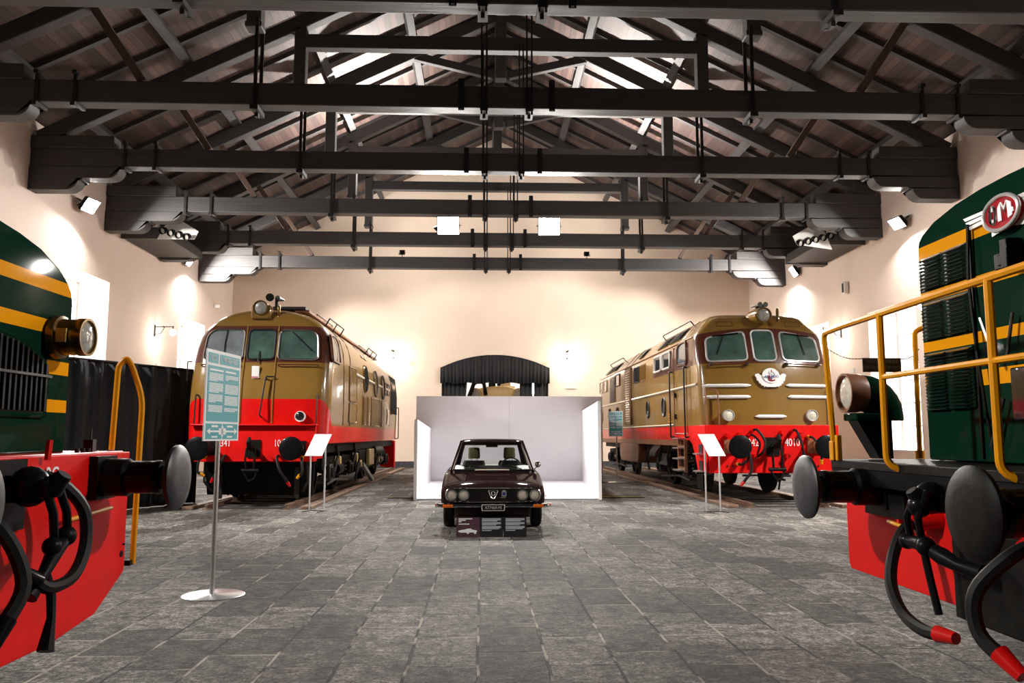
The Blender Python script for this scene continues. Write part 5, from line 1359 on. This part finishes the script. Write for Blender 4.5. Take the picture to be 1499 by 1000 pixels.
# placards in front of the car
def placard(x, label, kind):
    t = thing('information_board', label, 'information board', (x, 11.62, 0), group='low boards on the floor before the coupe')
    tilt = R(-14); m = Matrix.Rotation(tilt, 4, 'X')
    b = MB().box((0, 0, .138), (.322, .012, .272)); b.v = [m @ v for v in b.v]
    b.build('board', M['plum'] if kind == 0 else M['boardblack'], t)
    s = MB().box((0, .11, .09), (.2, .015, .2)); s.tube([(-.1, .02, .02), (-.1, .17, .012)], .008, 5).tube([(.1, .02, .02), (.1, .17, .012)], .008, 5)
    s.build('stand', M['iron'], t)
    p = MB()
    def ln(x0, x1, z, h=.011):
        q = MB().box(((x0 + x1) / 2, -.0075, z), (x1 - x0, .002, h)); p.add([m @ v for v in q.v], q.f)
    if kind == 0:
        for i, w in enumerate((.19, .10, .04)): ln(-.13, -.13 + w, .252 - i * .02, .013)
        ln(-.13, .02, .18, .012)
        # little side view of a car
        out = [(-.135, .075), (-.13, .09), (-.09, .10), (-.05, .105), (.0, .118), (.04, .118), (.07, .10), (.12, .095), (.13, .075), (.1, .065), (-.1, .062)]
        q = MB().plate([(a, -.0075, b) for a, b in out], (0, -.002, 0)); p.add([m @ v for v in q.v], q.f)
        for x in (-.0, .10):
            q = MB().plate([(a, -.008, b) for a, b in ellipse(x, .062, .018, .018, 12)], (0, -.002, 0)); p.add([m @ v for v in q.v], q.f)
        p.build('print', M['print'], t)
    else:
        z = .252
        for n, last in ((3, .8), (3, .75), (3, .9), (1, .5)):
            for i in range(n): ln(-.13, .135 if i < n - 1 else -.13 + .265 * last, z, .0105); z -= .0155
            z -= .007
        p.build('print', M['greyprint'], t)
placard(-.185, 'plum coloured low board with a small car picture, in front of the coupe', 0)
placard(.140, 'black low text board in the middle of three in front of the coupe', 1)
placard(.470, 'black low text board rightmost of three in front of the coupe', 1)

# teal signs on poles
def teal_sign(label, loc, rz, z0, W, H, ztop, rb, rp):
    t = thing('pole_sign', label, 'sign', loc, rz, group='teal signs on poles')
    MB().lathe([(rb, 0), (rb, .006), (rb * .96, .012), (.03, .014), (.02, .02)], (0, 0, 0), (0, 0, 1), 40).build('base_plate', M['alu'], t)
    MB().cyl((0, .012, .01), (0, .012, ztop - .2), rp, n=16).build('pole', M['alu'], t)
    b = MB().box((0, -.014, ztop - H / 2), (W, .012, H)).build('sign_board', M['print'], t)
    def bx(mb, x0, x1, zz0, zz1, th=.0018): mb.box(((x0 + x1) / 2 * W, -.0205 - th / 2, ztop - H + (zz0 + zz1) / 2 * H), ((x1 - x0) * W, th, (zz1 - zz0) * H)); return mb
    te = MB(); bx(te, -.46, -.18, .855, .965); bx(te, -.14, .46, .855, .965); bx(te, -.46, .46, .215, .825); bx(te, -.46, -.015, .02, .19); bx(te, .015, .46, .02, .19)
    te.build('teal_fields', M['teal'], b)
    pr = MB()
    for cx0, cx1, rows in ((-.42, -.03, ((.79, 1, 1), (.745, 6, .6), (.635, 7, .7), (.51, 6, .5), (.39, 5, 1))), (.03, .43, ((.79, 1, .8), (.74, 4, .25), (.635, 7, 1), (.505, 7, 1), (.37, 3, .8)))):
        for z, n, last in rows:
            for i in range(n):
                e = cx1 if i < n - 1 else cx0 + (cx1 - cx0) * last
                hh = .02 if n == 1 else .0095
                bx(pr, cx0, e, z - i * .0155 - hh, z - i * .0155, .003)
    # arrows at the foot
    bx(pr, -.36, .36, .095, .115, .003); bx(pr, -.10, .10, .07, .14, .003); bx(pr, -.03, .03, .05, .16, .003)
    for s in (-1, 1):
        pr.plate([(s * .44 * W, -.022, ztop - H + .105 * H), (s * .35 * W, -.022, ztop - H + .14 * H), (s * .35 * W, -.022, ztop - H + .07 * H)], (0, -.003, 0))
        bx(pr, s * .22 - .09, s * .22 + .09, .15, .172, .003); bx(pr, s * .22 - .08, s * .22 + .08, .035, .055, .003)
    pr.build('print', M['print'], b)
    f = lambda x, z: frame_m((x * W, -.023, ztop - H + z * H), (1, 0, 0), (0, 0, 1))
    lettering('VOL.03', .085 * H, M['white'], b, f(-.32, .91), ext=.001, sx=.62 * W / H)
    lettering('VINTAGE VIBES', .085 * H, M['white'], b, f(.16, .91), ext=.001, sx=.72 * W / H)
    return t
teal_sign('tall teal sign on an aluminium pole with round base, beside the left shunter', (-2.36, 7.53, 0), R(84), 0, .74, .80, 2.155, .27, .021)
teal_sign('teal sign on a pole farther back, beside the flank of the winged-badge locomotive', (4.10, 25.0, 0), R(-55), 0, .60, .76, 2.14, .27, .021)

# lectern stands
def lectern(label, loc, rz):
    t = thing('text_stand', label, 'text stand', loc, rz, group='white sloping text stands before the big locomotives')
    MB().plate([(-.175, -.19, 1.03), (.175, -.19, 1.03), (.175, .19, 1.43), (-.175, .19, 1.43)], (0, .008, -.008)).build('panel', M['white'], t)
    p = MB()
    for i in range(11):
        k = .08 + i * .075
        y, z = -.19 + .38 * (1 - k), 1.03 + .40 * (1 - k)
        p.plate([(-.14, y - .001, z + .001), (.14 - .05 * (i % 4 == 3), y - .001, z + .001), (.14 - .05 * (i % 4 == 3), y - .011, z - .010), (-.14, y - .011, z - .010)], (0, -.002, .002))
    p.build('print', mat('faint_grey_print', (.55, .55, .57), .5), t)
    for s in (-1, 1):
        MB().box((s * .15, .0, .61), (.028, .012, 1.22)).build('leg', M['alu'], t)
        MB().box((s * .15, -.10, .006), (.028, .32, .012)).build('foot', M['iron'], t)
    MB().box((0, .05, .006), (.33, .028, .012)).build('cross_foot', M['iron'], t)
lectern('white sloping text stand in front of the locomotive left of the backdrop', (-3.08, 15.72, 0), R(-16))
lectern('white sloping text stand in front of the locomotive with winged badge', (4.30, 15.3, 0), R(16))

# black curtain on the left
t = thing('black_curtain', 'long pleated black curtain standing left of the domed-roof locomotive', 'curtain', (-7.4, 14.6, 0))
pts = [Vector((-6.02, 17.7, 0)), Vector((-7.5, 14.4, 0)), Vector((-9.2, 10.6, 0))]
path = []
for a, b in zip(pts, pts[1:]):
    n = int((b - a).length / .035)
    nrm = Vector((-(b - a).y, (b - a).x, 0)).normalized()
    for i in range(n):
        k = len(path); path.append(a.lerp(b, i / n) + nrm * (.05 * math.sin(k * .55) + .03 * math.sin(k * .23 + 1) + .012 * math.sin(k * 1.7)))
o = Vector((7.4, -14.6, 0))
mb = MB().loft([[p + o + Vector((0, 0, z)) for p in path] for z in (.02, .9, 1.8, 2.76)], closed=False)
c = mb.build('drape', M['cloth'], t, ang=80); s_ = c.modifiers.new('thick', 'SOLIDIFY'); s_.thickness = .012
MB().tube([p + o + Vector((0, 0, 2.77)) for p in pts], .03, 8).build('rail', M['black'], t)
for p in pts: MB().cyl(p + o, p + o + Vector((0, 0, 2.77)), .022, n=8).build('upright', M['iron'], t)

# ------------------------------------------------------------------ camera, world, exposure
F_ = 1200.; th = math.atan(138 / F_); ph = math.atan(44.5 / F_ * math.cos(th))
cd = bpy.data.cameras.new('camera'); cam = bpy.data.objects.new('camera', cd); C.objects.link(cam)
cd.sensor_width = 36; cd.lens = F_ / 1499 * 36; cd.clip_start = .05; cd.clip_end = 200
cam.location = (0, 0, 1.40); cam.rotation_euler = (PI / 2 + th, 0, -ph)
sc = bpy.context.scene; sc.camera = cam
w = bpy.data.worlds.new('hall_air'); sc.world = w; w.use_nodes = True
w.node_tree.nodes['Background'].inputs[0].default_value = (.75, .85, 1, 1); w.node_tree.nodes['Background'].inputs[1].default_value = .012
vs = sc.view_settings; vs.view_transform = 'Standard'; vs.look = 'None'; vs.gamma = 1; vs.use_curve_mapping = False
vs.exposure = 0.
